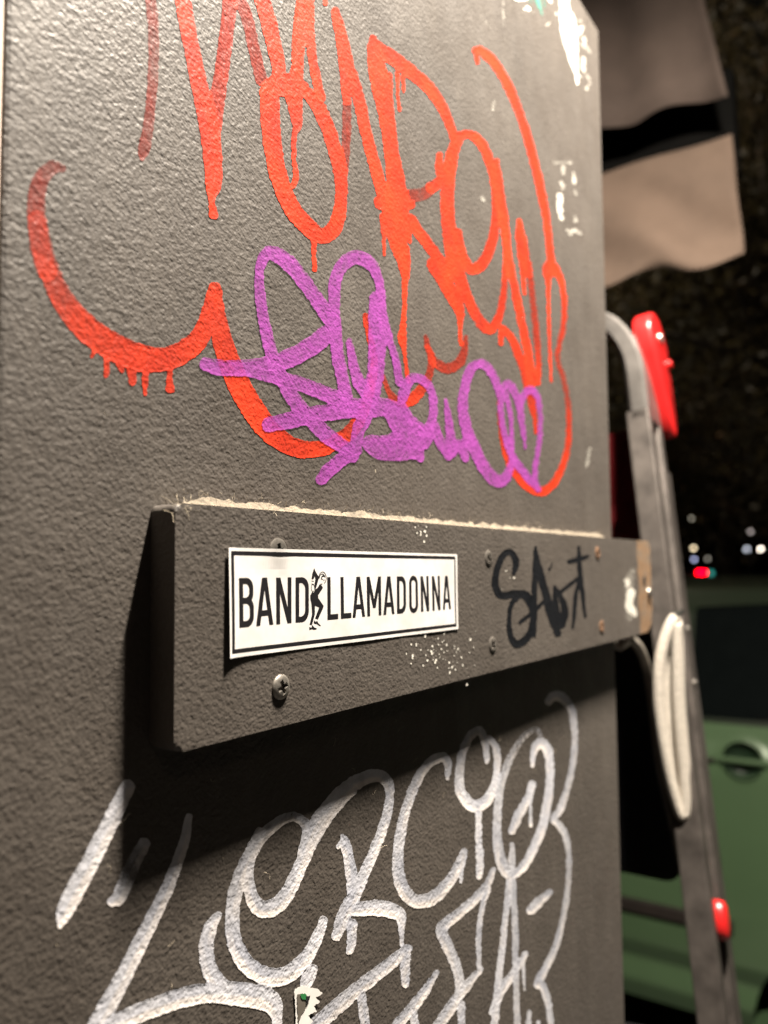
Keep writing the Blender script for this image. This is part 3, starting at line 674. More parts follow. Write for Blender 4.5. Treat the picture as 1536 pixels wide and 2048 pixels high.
back = sheet('vinyl', SX0, SX1, sz_bot, sz_top, m_stick, 0.0)
md = back.modifiers.new('thickness', 'SOLIDIFY'); md.thickness = 0.00007; md.offset = 1
par(back, sticker)
def print_shape(name, xs, zs, sd, off=0.00012, parent=sticker):
    pts, faces, _ = march(xs, zs, sd, lambda x, z: (x, BY + bend(x, z) - off, z))
    return par(mesh_obj(name, pts, faces, m_ink), parent)
# border line
b0, b1 = 0.0021, 0.0042
xs = np.arange(SX0 + 0.0005, SX1 - 0.0002, 0.00035); zs = np.arange(min(c_bl.z, c_br.z), max(c_tl.z, c_tr.z), 0.00035)
X, Z = np.meshgrid(xs, zs); T = (X - SX0) / (SX1 - SX0)
ZT = c_tl.z * (1 - T) + c_tr.z * T; ZB = c_bl.z * (1 - T) + c_br.z * T
ins = np.maximum.reduce([SX0 + 0.0013 - X, X - SX1 + 0.0020, Z - ZT + 0.0013, ZB + 0.0016 - Z])
inn = np.maximum.reduce([SX0 + 0.0031 - X, X - SX1 + 0.0033, Z - ZT + 0.0029, ZB + 0.0032 - Z])
print_shape('border_line', xs, zs, np.maximum(ins, -inn))
# lettering
def px_x(px, py): return on_y(px, py, BY).x
def letter_z(px, top):
    y = (1155.6 + (1151.7 - 1155.6) * (px - 490) / 402) if top else (1254 + (1219 - 1254) * (px - 490) / 402)
    return on_y(px, y, BY).z
WORD = [('B', 474.8, 505.6), ('A', 510, 545), ('N', 551, 581.5), ('D', 589.6, 616), ('L', 652.9, 674.3), ('L', 679.6, 700.7), ('A', 702.9, 728.3), ('M', 732.7, 761.2),
        ('A', 765.3, 787.6), ('D', 792.5, 810.4), ('O', 816.8, 834.3), ('N', 840, 856.5), ('N', 863, 879.3), ('A', 884, 900.6)]
def half(X, Y, a, b, wd):      # a straight stroke with ends cut by the letter box
    e = (b[0] - a[0], b[1] - a[1]); L = math.hypot(*e); return np.abs(((X - a[0]) * e[1] - (Y - a[1]) * e[0]) / L) - wd / 2
def rbox(X, Y, cx, cy, hx, hy, r):
    qx = np.abs(X - cx) - hx + r; qy = np.abs(Y - cy) - hy + r
    return np.minimum(np.maximum(qx, qy), 0) + np.hypot(np.maximum(qx, 0), np.maximum(qy, 0)) - r
for ch, p0, p1 in WORD:
    mid = (p0 + p1) / 2; x0, x1 = px_x(p0, 1200), px_x(p1, 1200); zt, zb = letter_z(mid, True), letter_z(mid, False)
    W_, H_ = x1 - x0, zt - zb; s = H_ * 0.125
    if ch == 'O': zt += s * .12; zb -= s * .12; H_ = zt - zb
    xs = np.arange(x0 - 0.0006, x1 + 0.0006, 0.00013); zs = np.arange(zb - 0.0006, zt + 0.0006, 0.00016)
    X, Z = np.meshgrid(xs - x0, zs - zb); bx = rbox(X, Z, W_ / 2, H_ / 2, W_ / 2, H_ / 2, 0.0001)
    rect = lambda a, b, c, d: np.maximum.reduce([a - X, X - b, c - Z, Z - d])
    U = np.minimum
    if ch == 'L': sd = U(rect(0, s, 0, H_), rect(0, W_, 0, s))
    elif ch == 'N': sd = U(U(rect(0, s, 0, H_), rect(W_ - s, W_, 0, H_)), np.maximum(half(X, Z, (s * .55, H_), (W_ - s * .55, 0), s * 1.0), bx))
    elif ch == 'M':
        c = W_ / 2
        sd = U(rect(0, s, 0, H_), rect(W_ - s, W_, 0, H_))
        v = U(half(X, Z, (s * .5, H_), (c, H_ * .22), s), half(X, Z, (W_ - s * .5, H_), (c, H_ * .22), s))
        sd = U(sd, np.maximum.reduce([v, bx, H_ * 0.20 - Z]))
    elif ch == 'A':
        c = W_ / 2
        legs = U(half(X, Z, (s * .5, 0), (c - s * .12, H_), s), half(X, Z, (W_ - s * .5, 0), (c + s * .12, H_), s))
        hull = np.maximum(half(X, Z, (c, 0), (c, H_), 9) * 0 - 1, bx)
        tri = np.maximum(bx, np.abs(X - c) - (W_ / 2 + (s * .62 - W_ / 2) * Z / H_))
        barr = np.maximum.reduce([tri, H_ * .20 - Z, Z - H_ * .20 - s * .95])
        sd = U(np.maximum(legs, tri), barr)
    elif ch == 'O':
        sd = np.maximum(rbox(X, Z, W_ / 2, H_ / 2, W_ / 2, H_ / 2, W_ * .5), -rbox(X, Z, W_ / 2, H_ / 2, W_ / 2 - s, H_ / 2 - s, max(W_ / 2 - s, 1e-4)))
    elif ch == 'D':
        r = W_ * .52
        o_ = np.maximum(rbox(X, Z, W_ / 2 - W_ * .5, H_ / 2, W_, H_ / 2, r), -X)
        i_ = np.maximum(rbox(X, Z, W_ / 2 - W_ * .5, H_ / 2, W_ - s, H_ / 2 - s, r - s * .7), s - X)
        sd = np.maximum(o_, -i_)
    elif ch == 'B':
        hm = H_ * .535; sd = None
        parts = []
        for (a, b, wd) in ((hm - s * .5, H_, W_ * .97), (0, hm + s * .5, W_)):
            h_ = (b - a) / 2; cz = (a + b) / 2; r = min(h_, wd * .48)
            o_ = np.maximum(rbox(X, Z, 0, cz, wd, h_, r), -X); i_ = np.maximum(rbox(X, Z, 0, cz, wd - s, h_ - s, max(r - s * .8, 1e-4)), s - X)
            parts.append(np.maximum(o_, -i_))
        sd = U(*parts)
    print_shape('letter', xs, zs, sd)
# the little dancing figure in black suit with a halo
fig = par(bpy.data.objects.new('dancing_figure', None), sticker); C.objects.link(fig)
FS = 1092 / 80.0
def fpx(x, y): p = on_y(600 + x / FS, 1120 + y / FS, BY); return (p.x, p.z)
def fpoly(name, polys, holes=(), step=0.00009):
    P = [[fpx(*q) for q in pl] for pl in polys]; Hh = [[fpx(*q) for q in pl] for pl in holes]
    a = np.array([q for pl in P for q in pl]); xs = np.arange(a[:, 0].min() - .0003, a[:, 0].max() + .0003, step); zs = np.arange(a[:, 1].min() - .0003, a[:, 1].max() + .0003, step)
    X, Z = np.meshgrid(xs, zs); sd = np.minimum.reduce([poly_sdf(X, Z, pl) for pl in P])
    for pl in Hh: sd = np.maximum(sd, -poly_sdf(X, Z, pl))
    pts, faces, _ = march(xs, zs, sd, lambda x, z: (x, BY + bend(x, z) - 0.00012, z))
    o = mesh_obj(name, pts, faces, m_ink); o.parent = fig; return o
fpoly('suit', [[(360,215),(385,290),(440,390),(500,470),(470,560),(430,700),(400,800),(455,760),(520,640),(600,740),(585,780),(470,960),(475,1040),(620,1250),(615,1290),(470,1620),(390,1590),(500,1290),(385,1245),(385,1480),(310,1775),(245,1760),(310,1470),(290,1180),(262,1080),(255,970),(320,850),(345,900),(385,810),(375,780),(372,640),(395,520),(375,440),(345,520),(290,515),(310,370)]])
fpoly('shoe', [[(235,1825),(290,1850),(320,1775),(370,1840),(440,1865),(430,1895),(340,1900),(310,1885),(240,1910)]])
fpoly('shoe', [[(365,1640),(410,1690),(445,1650),(480,1720),(548,1785),(535,1810),(430,1740),(395,1745),(358,1720)]])
def ring(cx, cy, rx, ry, wd, a0=0, a1=360, n=28):
    o_ = [(cx + rx * math.cos(math.radians(a0 + (a1 - a0) * k / n)), cy + ry * math.sin(math.radians(a0 + (a1 - a0) * k / n))) for k in range(n + 1)]
    i_ = [(cx + (rx - wd) * math.cos(math.radians(a0 + (a1 - a0) * k / n)), cy + (ry - wd) * math.sin(math.radians(a0 + (a1 - a0) * k / n))) for k in range(n + 1)]
    return o_ + i_[::-1]
fpoly('halo', [ring(590, 490, 108, 175, 18, -170, 60)], step=0.00006)
fpoly('hair', [ring(580, 520, 90, 150, 20, -170, -20), [(540,520),(560,440),(600,415),(640,430),(655,470),(620,450),(580,470),(556,540)]], step=0.00006)
fpoly('face', [[(560,500),(600,520),(598,540),(572,530)], [(612,545),(645,520),(640,560),(618,570)], [(545,640),(590,650),(575,670),(550,660)]], step=0.00006)
fpoly('hand', [ring(328, 760, 52, 105, 14), [(290,560),(350,575),(350,590),(290,578)], [(290,640),(350,655),(350,668),(290,655)]], step=0.00006)

# ------------------------------------------------------------------ step ladder, folded, leaning beside the cabinet
P1 = at_depth(1302, 860, 0.95); P2 = at_depth(1450, 2040, 0.78)
u = (P1 - P2).normalized()
base = P1 + u * ((0.0 - P1.z) / u.z)
vy = Vector((0, 1, 0)); vy = (vy - u * vy.dot(u)).normalized(); vx = vy.cross(u).normalized()
LM = Matrix((( vx.x, vy.x, u.x, base.x), (vx.y, vy.y, u.y, base.y), (vx.z, vy.z, u.z, base.z), (0, 0, 0, 1)))
lad = thing('step_ladder', 'folded aluminium step ladder with red plastic hinge caps beside the cabinet', 'ladder'); lad.matrix_world = LM
LZ = LM.inverted()
def lz(px, py, depth): return (LZ @ at_depth(px, py, depth))
LH = (LZ @ P1).z                       # along the rail, up to the pixel row of the hinge cap's foot
WID = 0.40; TOP = LH + 0.03
def rail(name, y, out):                # channel profile: web inside, flanges with lips outside
    bm = bmesh.new()
    t = 0.0022; d = 0.028; wdt = 0.060; yo = y if out < 0 else y + d
    pr = [(0, 0), (0, d), (wdt, d), (wdt, 0), (wdt - 0.016, 0), (wdt - 0.016, 0.006), (0.016, 0.006), (0.016, 0)] if out < 0 else [(0, 0), (0.016, 0), (0.016, -0.006), (wdt - 0.016, -0.006), (wdt - 0.016, 0), (wdt, 0), (wdt, -d), (0, -d)]
    lo_ = [bm.verts.new((a, yo + b, 0.03)) for a, b in pr]; hi_ = [bm.verts.new((a, yo + b, TOP)) for a, b in pr]
    bm.faces.new(lo_); bm.faces.new(hi_[::-1])
    for k in range(len(pr)): bm.faces.new((lo_[k], lo_[(k + 1) % len(pr)], hi_[(k + 1) % len(pr)], hi_[k]))
    bmesh.ops.bevel(bm, geom=[e for e in bm.edges if abs(e.verts[0].co.z - e.verts[1].co.z) > .5], offset=0.0018, segments=2, profile=.5, affect='EDGES')
    return bm_obj(name, bm, m_alu, lad)
rail('rail', 0.0, -1); rail('rail', WID - 0.028, 1)
for y in (0.004, WID - 0.024):
    box('rear_leg', (0.068, 0.094, y, y + 0.02, 0.03, TOP - 0.06), m_alu, lad, 0.003)
    for k in (0.03, 0.5):
        pass
for y in (0.0, WID - 0.028):
    box('rubber_foot', (-0.003, 0.063, y - 0.003, y + 0.031, 0.0, 0.034), m_black_pl, lad, 0.003)
stepz = [0.26, 0.52, 0.78, 1.04]
for z in stepz:
    o = box('tread', (0.004, 0.056, 0.0285, WID - 0.0285, z, z + 0.022), m_alu, lad, 0.003)
    for k in range(5): box('grip_rib', (0.010 + k * 0.0095, 0.0135 + k * 0.0095, 0.04, WID - 0.04, z + 0.0222, z + 0.0236), m_black_pl, o)
box('rear_brace', (0.074, 0.088, 0.0245, WID - 0.0245, 0.45, 0.475), m_alu, lad, 0.002)
# bow across the top
r_ = 0.0135; zt = TOP + 0.062
half_bow = [(0.030, 0.012, LH + 0.02), (0.030, 0.012, LH + 0.085), (0.030, 0.016, LH + 0.115), (0.030, 0.027, LH + 0.143), (0.030, 0.046, LH + 0.166), (0.030, 0.085, LH + 0.186)]
bow = half_bow + [(0.030, WID / 2, LH + 0.195)] + [(x_, WID - y_, z_) for x_, y_, z_ in half_bow[::-1]]
bm = bmesh.new(); rings = []; pth = [Vector(q) for q in spline(bow, 5)]
for i, q in enumerate(pth):
    t_ = (pth[min(i + 1, len(pth) - 1)] - pth[max(i - 1, 0)]).normalized(); nn = Vector((0, -t_.z, t_.y))
    wd_ = 0.060 - 0.022 * min(1, max(0, (q.z - LH - 0.03) / 0.12))
    rings.append([bm.verts.new(q + nn * a + Vector((b - 0.030, 0, 0))) for a, b in ((-.012, .004), (-.008, 0), (.008, 0), (.012, .004), (.012, wd_ - .004), (.008, wd_), (-.008, wd_), (-.012, wd_ - .004))])
for r0, r1 in zip(rings, rings[1:]):
    for k in range(8): bm.faces.new((r0[k], r0[(k + 1) % 8], r1[(k + 1) % 8], r1[k]))
bm.faces.new(rings[0]); bm.faces.new(rings[-1][::-1])
autosmooth(bm_obj('top_bow', bm, m_bow, lad), 30)
# red hinge caps outside both rails: long rounded covers
def hinge_cap(y0, y1):
    bm = bmesh.new(); z0, z1 = LH + 0.010, LH + 0.174
    pr = []
    for k in range(13):
        a = math.pi * k / 12; pr.append((0.046 + 0.036 * math.cos(a), z1 - 0.036 + 0.036 * math.sin(a)))
    pr += [(0.016, z1 - 0.066), (0.058, z0 + 0.022), (0.066, z0 + 0.006), (0.073, z0), (0.080, z0 + 0.006), (0.082, z0 + 0.03)]
    lo_ = [bm.verts.new((x, y0, z)) for x, z in pr]; hi_ = [bm.verts.new((x, y1, z)) for x, z in pr]
    bm.faces.new(lo_); bm.faces.new(hi_[::-1])
    for k in range(len(pr)): bm.faces.new((lo_[k], lo_[(k + 1) % len(pr)], hi_[(k + 1) % len(pr)], hi_[k]))
    bmesh.ops.bevel(bm, geom=[e for e in bm.edges if abs(e.verts[0].co.y - e.verts[1].co.y) < 1e-5], offset=0.005, segments=4, profile=.5, affect='EDGES')
    o = autosmooth(bm_obj('hinge_cap', bm, m_redplast, lad, False), 40)
    ys_ = y0 - 0.0015 if y0 < 0.1 else y1 + 0.0015
    bm = bmesh.new(); add_lathe(bm, [(0.006, ys_ - 0.002), (0.007, ys_), (0.007, ys_ + 0.002)], 0.046, z1 - 0.036, 16, 'y'); bm_obj('rivet', bm, m_screw, o)
    bm = bmesh.new(); add_lathe(bm, [(0.004, ys_ - 0.004), (0.006, ys_ - .001), (0.006, ys_ + 0.002)], 0.074, z1 - 0.062, 14, 'y'); bm_obj('stud', bm, m_redplast, o)
hinge_cap(-0.014, 0.011); hinge_cap(WID - 0.011, WID + 0.014)
# folded red tray between the rails
bm = bmesh.new()
pr = [(0.060, LH + 0.03), (0.075, LH + 0.02), (0.095, LH - 0.06), (0.098, LH - 0.13), (0.085, LH - 0.185), (0.055, LH - 0.205), (0.050, LH - 0.20), (0.078, LH - 0.18), (0.090, LH - 0.13), (0.088, LH - 0.06)]
lo_ = [bm.verts.new((x, 0.032, z)) for x, z in pr]; hi_ = [bm.verts.new((x, WID - 0.05, z)) for x, z in pr]
bm.faces.new(lo_); bm.faces.new(hi_[::-1])
for k in range(len(pr)): bm.faces.new((lo_[k], lo_[(k + 1) % len(pr)], hi_[(k + 1) % len(pr)], hi_[k]))
bm_obj('folded_tray', bm, simple('dark_red_plastic', (0.10, 0.006, 0.008), 0.4), lad)
# red plug on the rail
q = lz(1443, 1853, 0.80)
bm = bmesh.new(); add_lathe(bm, [(0.004, -0.009), (0.010, -0.0085), (0.012, -0.006), (0.0125, 0.0), (0.0125, 0.0045)], 0.0, 0.0, 24, 'y')
o = bm_obj('red_plug', bm, m_redplast, lad, True); o.location = (0.030, 0.0, q.z); o.scale = (1, 1, 1.6)
for zz in (lz(1376, 1245, .87).z, lz(1398, 1360, .86).z):
    bm = bmesh.new(); add_lathe(bm, [(0.002, -0.003), (0.0035, -0.002), (0.0038, 0.001)], 0.054, zz, 12, 'y'); bm_obj('rivet', bm, m_screw, lad)

# ------------------------------------------------------------------ white rope hung on the ladder
rope = thing('rope_coil', 'looped hank of thick white rope hanging from the ladder rail', 'rope', at_depth(1347, 1228, .872))
def strand(px, rad, depth, closed=False):
    bm = bmesh.new(); pts = [tuple(at_depth(x, y, depth + (dd[0] if dd else 0))) for x, y, *dd in px]
    add_tube(bm, [tuple(p) for p in spline(pts, 6)], rad, 12); return par(bm_obj('rope_strand', bm, m_rope, None, True), rope)
strand([(1352,1234), (1341,1250), (1328,1286), (1319,1335), (1317,1400), (1323,1465), (1334,1530), (1348,1590), (1362,1630), (1370,1618), (1368,1560), (1361,1490), (1356,1420), (1354,1350), (1353,1290), (1352,1245)], 0.0062, .842)
strand([(1351,1232), (1344,1258), (1336,1305), (1332,1365), (1334,1430), (1343,1510), (1356,1580), (1369,1632), (1376,1600), (1371,1530), (1364,1450), (1360,1380), (1358,1310), (1354,1242)], 0.0054, .850)
bm = bmesh.new(); kc = at_depth(1350, 1234, .846); add_tube(bm, [tuple(kc + Vector(v)) for v in ((.03, .0, .004), (.012, .0, .002), (.0, -.001, -.002), (-.006, -.002, .004))], 0.003, 8)
par(bm_obj('hook', bm, m_frame, None, True), rope)
cable = thing('cable', 'dull grey cable looped behind the end of the crossbar', 'cable', at_depth(1238, 1284, .80))
bm = bmesh.new(); add_tube(bm, [tuple(p) for p in spline([tuple(at_depth(x, y, d_)) for x, y, d_ in ((1200, 1262, .80), (1232, 1283, .80), (1262, 1280, .81), (1285, 1310, .84), (1300, 1370, .87), (1309, 1440, .88), (1322, 1540, .885), (1345, 1640, .885), (1362, 1710, .885), (1385, 1800, .885))], 6)], 0.0052, 10)
par(bm_obj('sheath', bm, simple('grey_cable', (0.22, 0.20, 0.17), 0.6), None, True), cable)
bm = bmesh.new(); add_tube(bm, [tuple(at_depth(1228, 1284, .80)), tuple(at_depth(1240, 1286, .79)), tuple(at_depth(1250, 1283, .80))], [.006, .0085, .006], 12)
par(bm_obj('plug', bm, m_rope, None, True), cable)

# ------------------------------------------------------------------ black board hung behind the ladder
bx_ = 1.045
pc = on_x(1364, 1769, bx_); pt = on_x(1364, 1240, bx_)
bm = bmesh.new(); pr = rounded(pc.y, pc.y + 0.46, pc.z, pt.z, 0.022, 0.022, 0.022, 0.022)
lo_ = [bm.verts.new((0, y, z)) for y, z in pr]; hi_ = [bm.verts.new((0.03, y, z)) for y, z in pr]
bm.faces.new(lo_); bm.faces.new(hi_[::-1])
for k in range(len(pr)): bm.faces.new((lo_[k], lo_[(k + 1) % len(pr)], hi_[(k + 1) % len(pr)], hi_[k]))
bb = thing('black_board', 'black rounded panel on a stand between the ladder and the green car', 'board', (bx_, pc.y + 0.23, 0))
o = bm_obj('panel', bm, m_black_pl, bb); o.location = (0, -(pc.y + 0.23), 0)
box('post', (0.031, 0.051, 0.10, 0.13, 0.012, pt.z - 0.05), m_frame, bb, 0.002)
box('foot', (-0.10, 0.18, 0.02, 0.21, 0.0, 0.0118), m_frame, bb, 0.002)

# ------------------------------------------------------------------ awning
AXX = 2.0
a_tr = on_x(1463, 268, AXX); a_br = on_x(1478, 512, AXX); u_br = on_x(1474, 186, AXX - 0.02); 
YE = a_tr.y; YL = YE + 1.5
aw = thing('awning', 'brown canvas awning with a wavy hanging valance on a dark frame', 'awning', (AXX, YL, 0))
def cloth(name, f, nu, nv, mat, parent):
    verts = [f(i / nu, k / nv) for i in range(nu + 1) for k in range(nv + 1)]
    faces = [(i * (nv + 1) + k, (i + 1) * (nv + 1) + k, (i + 1) * (nv + 1) + k + 1, i * (nv + 1) + k + 1) for i in range(nu) for k in range(nv)]
    o = mesh_obj(name, verts, faces, mat, None, True); md = o.modifiers.new('thickness', 'SOLIDIFY'); md.thickness = 0.003; return par(o, parent)
zt_, zb_ = a_tr.z, a_br.z
def val(i, k):
    y = YE + (YL - YE) * i - 0.012 * k; s_ = (YL - YE) * i
    return (AXX + 0.016 * math.sin(s_ * 23 + 9 * k) * (0.3 + k) + 0.018 * k * math.sin(s_ * 17 + .6) + 0.012 * math.sin(s_ * 7 + 3 * k) * k, y, zt_ + (zb_ - zt_) * k + 0.016 * k * math.cos(s_ * 26 + 0.6) + 0.0 * i)
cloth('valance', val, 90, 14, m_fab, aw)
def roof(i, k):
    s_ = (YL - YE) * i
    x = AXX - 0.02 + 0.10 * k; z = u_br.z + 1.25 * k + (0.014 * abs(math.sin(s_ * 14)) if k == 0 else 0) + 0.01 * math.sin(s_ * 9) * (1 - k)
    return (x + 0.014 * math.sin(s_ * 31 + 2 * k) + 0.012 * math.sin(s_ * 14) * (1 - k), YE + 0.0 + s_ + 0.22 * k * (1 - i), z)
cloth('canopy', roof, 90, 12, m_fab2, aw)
par(box('beam', (AXX + 0.13, AXX + 0.19, YE + 0.012, YL + 0.1, zt_ - 0.03, u_br.z + 0.16), simple('shade_black_beam', (0.0035, 0.0034, 0.003), 0.8, spec=0.1)), aw)  # shade under the canopy is put into the beam's near-black colour
par(box('post', (AXX + 0.135, AXX + 0.185, YL - 0.06, YL - 0.01, 0.0, zt_ - 0.031), m_frame), aw)
par(box('rafter', (AXX - 0.01, AXX + 0.129, YL - 0.06, YL - 0.02, zt_ + 0.0, zt_ + 0.03), m_frame), aw)

# ------------------------------------------------------------------ green car parked beyond
CXN = 2.53; CW = 1.62; Y0 = -0.55; ZG = -0.12
car = thing('parked_car', 'pale green compact car parked at the kerb behind the ladder', 'car', (CXN, 1.3, ZG))
RWY, FWY, WZ, AR = 0.12, 2.46, 0.29 + ZG, 0.345
def inset(z):
    return float(np.interp(z, [.10, .16, .235, .30, .36, .50, .62, .90, .955, 1.0, 1.08, 1.39, 1.45, 1.48], [.07, .05, .02, .035, .008, 0, 0, .004, .012, .03, .05, .19, .27, .5]))
sil = [(Y0, .20), (Y0 - .04, .36), (Y0 - .02, .62), (Y0 + .05, .95), (Y0 + .20, 1.22), (Y0 + .42, 1.42), (Y0 + .80, 1.465), (1.2, 1.475), (1.65, 1.44), (2.0, 1.30), (2.38, 1.06), (2.75, .95), (3.0, .84), (3.12, .66), (3.14, .40), (3.05, .20), (2.2, .175), (.6, .175)]
win1 = [(-0.02, 1.08), (0.60, 1.075), (0.60, 1.385), (.35, 1.40), (0.08, 1.37)]
win2 = [(.70, 1.075), (1.75, 1.06), (1.86, 1.12), (1.55, 1.37), (1.3, 1.39), (.70, 1.39)]
xs = np.arange(Y0 - .1, 3.2, .0125); zs = np.arange(.1, 1.52, .0125)
X, Z = np.meshgrid(xs, zs)
sdb = poly_sdf(X, Z, sil)
for wy in (RWY, FWY): sdb = np.maximum(sdb, AR - np.hypot(X - wy, Z - WZ))
HX, HZ = 0.455, 0.955
holes = np.minimum(poly_sdf(X, Z, win1), poly_sdf(X, Z, win2)) - 0.01
sdb = np.maximum(sdb, -holes); sdb = np.maximum(sdb, .048 - np.hypot((X - HX) / 1.1, Z - HZ))
def side(sign):
    def conv(y, z):
        i_ = inset(z); hd = math.hypot((y - HX) / 1.15, z - HZ)
        dent = -0.004 * max(0, 1 - abs(hd - .05) / .012)
        seam = 0.0
        return ((CXN + i_ + dent) if sign < 0 else (CXN + CW - i_ - dent), y, z)
    return conv
fine_x = np.arange(Y0 - .1, 3.2, .012); 
for sgn in (-1, 1):
    pts, faces, _ = march(xs, zs, sdb, side(sgn))
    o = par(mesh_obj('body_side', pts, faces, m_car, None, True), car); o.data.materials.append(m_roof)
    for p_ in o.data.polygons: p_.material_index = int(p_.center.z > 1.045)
    for wn_ in (win1, win2):
        pts, faces, _ = march(xs, zs, poly_sdf(X, Z, wn_) - .02, lambda y, z: ((CXN + inset(z) + .012) if sgn < 0 else (CXN + CW - inset(z) - .012), y, z))
        par(mesh_obj('window', pts, faces, m_glass, None, True), car)
verts = []; faces = []; top = [p for p in sil]; n = len(top)
for k, (y, z) in enumerate(top):
    i_ = inset(z); verts += [(CXN + i_, y, z), (CXN + CW / 2, y, z + (.02 if z > .5 else 0)), (CXN + CW - i_, y, z)]
for k in range(n):
    a = 3 * k; b = 3 * ((k + 1) % n); faces += [(a, b, b + 1, a + 1), (a + 1, b + 1, b + 2, a + 2)]
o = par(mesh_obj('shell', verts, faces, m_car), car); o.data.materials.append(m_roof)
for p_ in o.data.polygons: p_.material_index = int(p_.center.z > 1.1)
for (yy0, yy1, zz0, zz1) in ((2.06, 2.36, 0, 0),):
    ws = [(CXN + .18, 2.34, 1.10), (CXN + CW - .18, 2.34, 1.10), (CXN + CW - .30, 1.74, 1.425), (CXN + .30, 1.74, 1.425)]
    par(mesh_obj('windscreen', [(x, y + .012, z + .02) for x, y, z in ws], [(0, 1, 2, 3)], m_glass), car)
par(box('interior', (CXN + .30, CXN + CW - .30, Y0 + .35, 2.1, .25, 1.05), m_dark), car)
for wy in (RWY, FWY):
    for sx in (0, 1):
        xo = CXN + .03 if sx == 0 else CXN + CW - .22
        wheel = par(bpy.data.objects.new('wheel', None), car); C.objects.link(wheel)
        bm = bmesh.new(); add_lathe(bm, [(.17, xo), (.27, xo), (.29, xo + .02), (.29, xo + .17), (.27, xo + .19), (.17, xo + .19)], wy, WZ, 32, 'x'); t_ = bm_obj('tyre', bm, m_tyre, wheel, True)
        bm = bmesh.new(); add_lathe(bm, [(.02, xo + .03), (.10, xo + .025), (.169, xo + .04), (.169, xo + .15), (.02, xo + .16)], wy, WZ, 24, 'x'); t_ = bm_obj('rim', bm, m_rim, wheel, True)
for sx in (CXN, CXN + CW):
    s_ = -1 if sx == CXN else 1
    o = par(box('rub_strip', (sx - .012, sx + .012, .50, 2.08, .452, .492), m_trim, None, .004), car)
    bm = bmesh.new(); add_lathe(bm, [(.056, sx + s_ * .003), (.050, sx - s_ * .006), (.040, sx - s_ * .022), (.02, sx - s_ * .030), (.003, sx - s_ * .031)], HX, HZ, 28, 'x'); bm.faces.ensure_lookup_table()
    bmesh.ops.delete(bm, geom=[f_ for f_ in bm.faces if len(f_.verts) > 4 and abs(f_.calc_center_median().x - (sx + s_ * .003)) < 1e-4], context='FACES_ONLY'); par(bm_obj('handle_recess', bm, m_recess, None, True), car)
    h = par(box('door_handle', (sx - .010, sx + .010, HX - .070, HX + .070, HZ - .008, HZ + .008), m_car, None, .005), car)
    par(box('crease_moulding', (sx - .004, sx + .02, HX + .078, 2.5, HZ - .012, HZ - .003), m_trim, None, .002), car)
    par(box('crease_moulding', (sx - .004, sx + .02, Y0 + .12, HX - .088, HZ - .012, HZ - .003), m_trim, None, .002), car)
par(box('bumper', (CXN + .04, CXN + CW - .04, Y0 - .07, Y0 + .02, .26, .46), m_trim, None, .02), car)
par(box('bumper', (CXN + .04, CXN + CW - .04, 3.08, 3.19, .26, .46), m_trim, None, .02), car)
m_tail = simple('tail_lens', (.25, .01, .01), .2)
for sx in (CXN + .06, CXN + CW - .22): par(box('tail_lamp', (sx, sx + .16, Y0 - .05, Y0 + .03, .64, .86), m_tail, None, .01), car)
m_head = simple('head_lens', (.5, .5, .5), .15)
for sx in (CXN + .08, CXN + CW - .28): par(box('headlamp', (sx, sx + .20, 2.98, 3.12, .58, .74), m_head, None, .02), car)

# ------------------------------------------------------------------ trees beyond the street
def tree_mesh(seed, H, R):
    r = random.Random(seed); bt = bmesh.new(); leaves_v = []; leaves_f = []
    pts = []; x = y = 0
    for k in range(9):
        t = k / 8; pts.append((x, y, H * .62 * t)); x += r.uniform(-.09, .09); y += r.uniform(-.09, .09)
    add_tube(bt, pts, [.17 * (1 - .75 * k / 8) + .02 for k in range(9)], 9)
    ends = []
    for b in range(16):
        k = r.randint(3, 8); p = Vector(pts[k]); a = r.uniform(0, 6.28); L = R * r.uniform(.6, 1.0); q = p.copy(); d = Vector((math.cos(a), math.sin(a), r.uniform(.25, .9))).normalized(); bp = [tuple(q)]
        for s_ in range(4):
            q = q + d * L / 4; d = (d + Vector((r.gauss(0, .2), r.gauss(0, .2), r.gauss(0.05, .2)))).normalized(); bp.append(tuple(q)); ends.append(q.copy())
        add_tube(bt, bp, [.055 * (1 - .2 * s_) for s_ in range(5)], 6)
    for k in range(60): ends.append(Vector((r.gauss(0, R * .45), r.gauss(0, R * .45), H * r.uniform(.25, 1.0))))
    for e in ends:
        for k in range(r.randint(260, 380)):
            c = e + Vector((r.gauss(0, .32), r.gauss(0, .32), r.gauss(0, .26))); n_ = Vector((r.gauss(0, 1), r.gauss(0, 1), r.gauss(.5, 1))).normalized()
            t_ = n_.orthogonal().normalized(); t_.rotate(Matrix.Rotation(r.uniform(0, 6.28), 3, n_)); b_ = n_.cross(t_); s_ = r.uniform(.024, .05)
            i0 = len(leaves_v); leaves_v += [c - t_ * s_, c + b_ * s_ * .5, c + t_ * s_, c - b_ * s_ * .5]; leaves_f.append((i0, i0 + 1, i0 + 2, i0 + 3))
    bmesh.ops.recalc_face_normals(bt, faces=bt.faces)
    tm = bpy.data.meshes.new('trunk'); bt.to_mesh(tm); bt.free(); tm.materials.append(m_bark)
    lm = bpy.data.meshes.new('crown'); lm.from_pydata([tuple(v) for v in leaves_v], [], leaves_f); lm.materials.append(m_leaf)
    return tm, lm
TM = [tree_mesh(3, 7.5, 2.6), tree_mesh(8, 8.5, 2.9)]
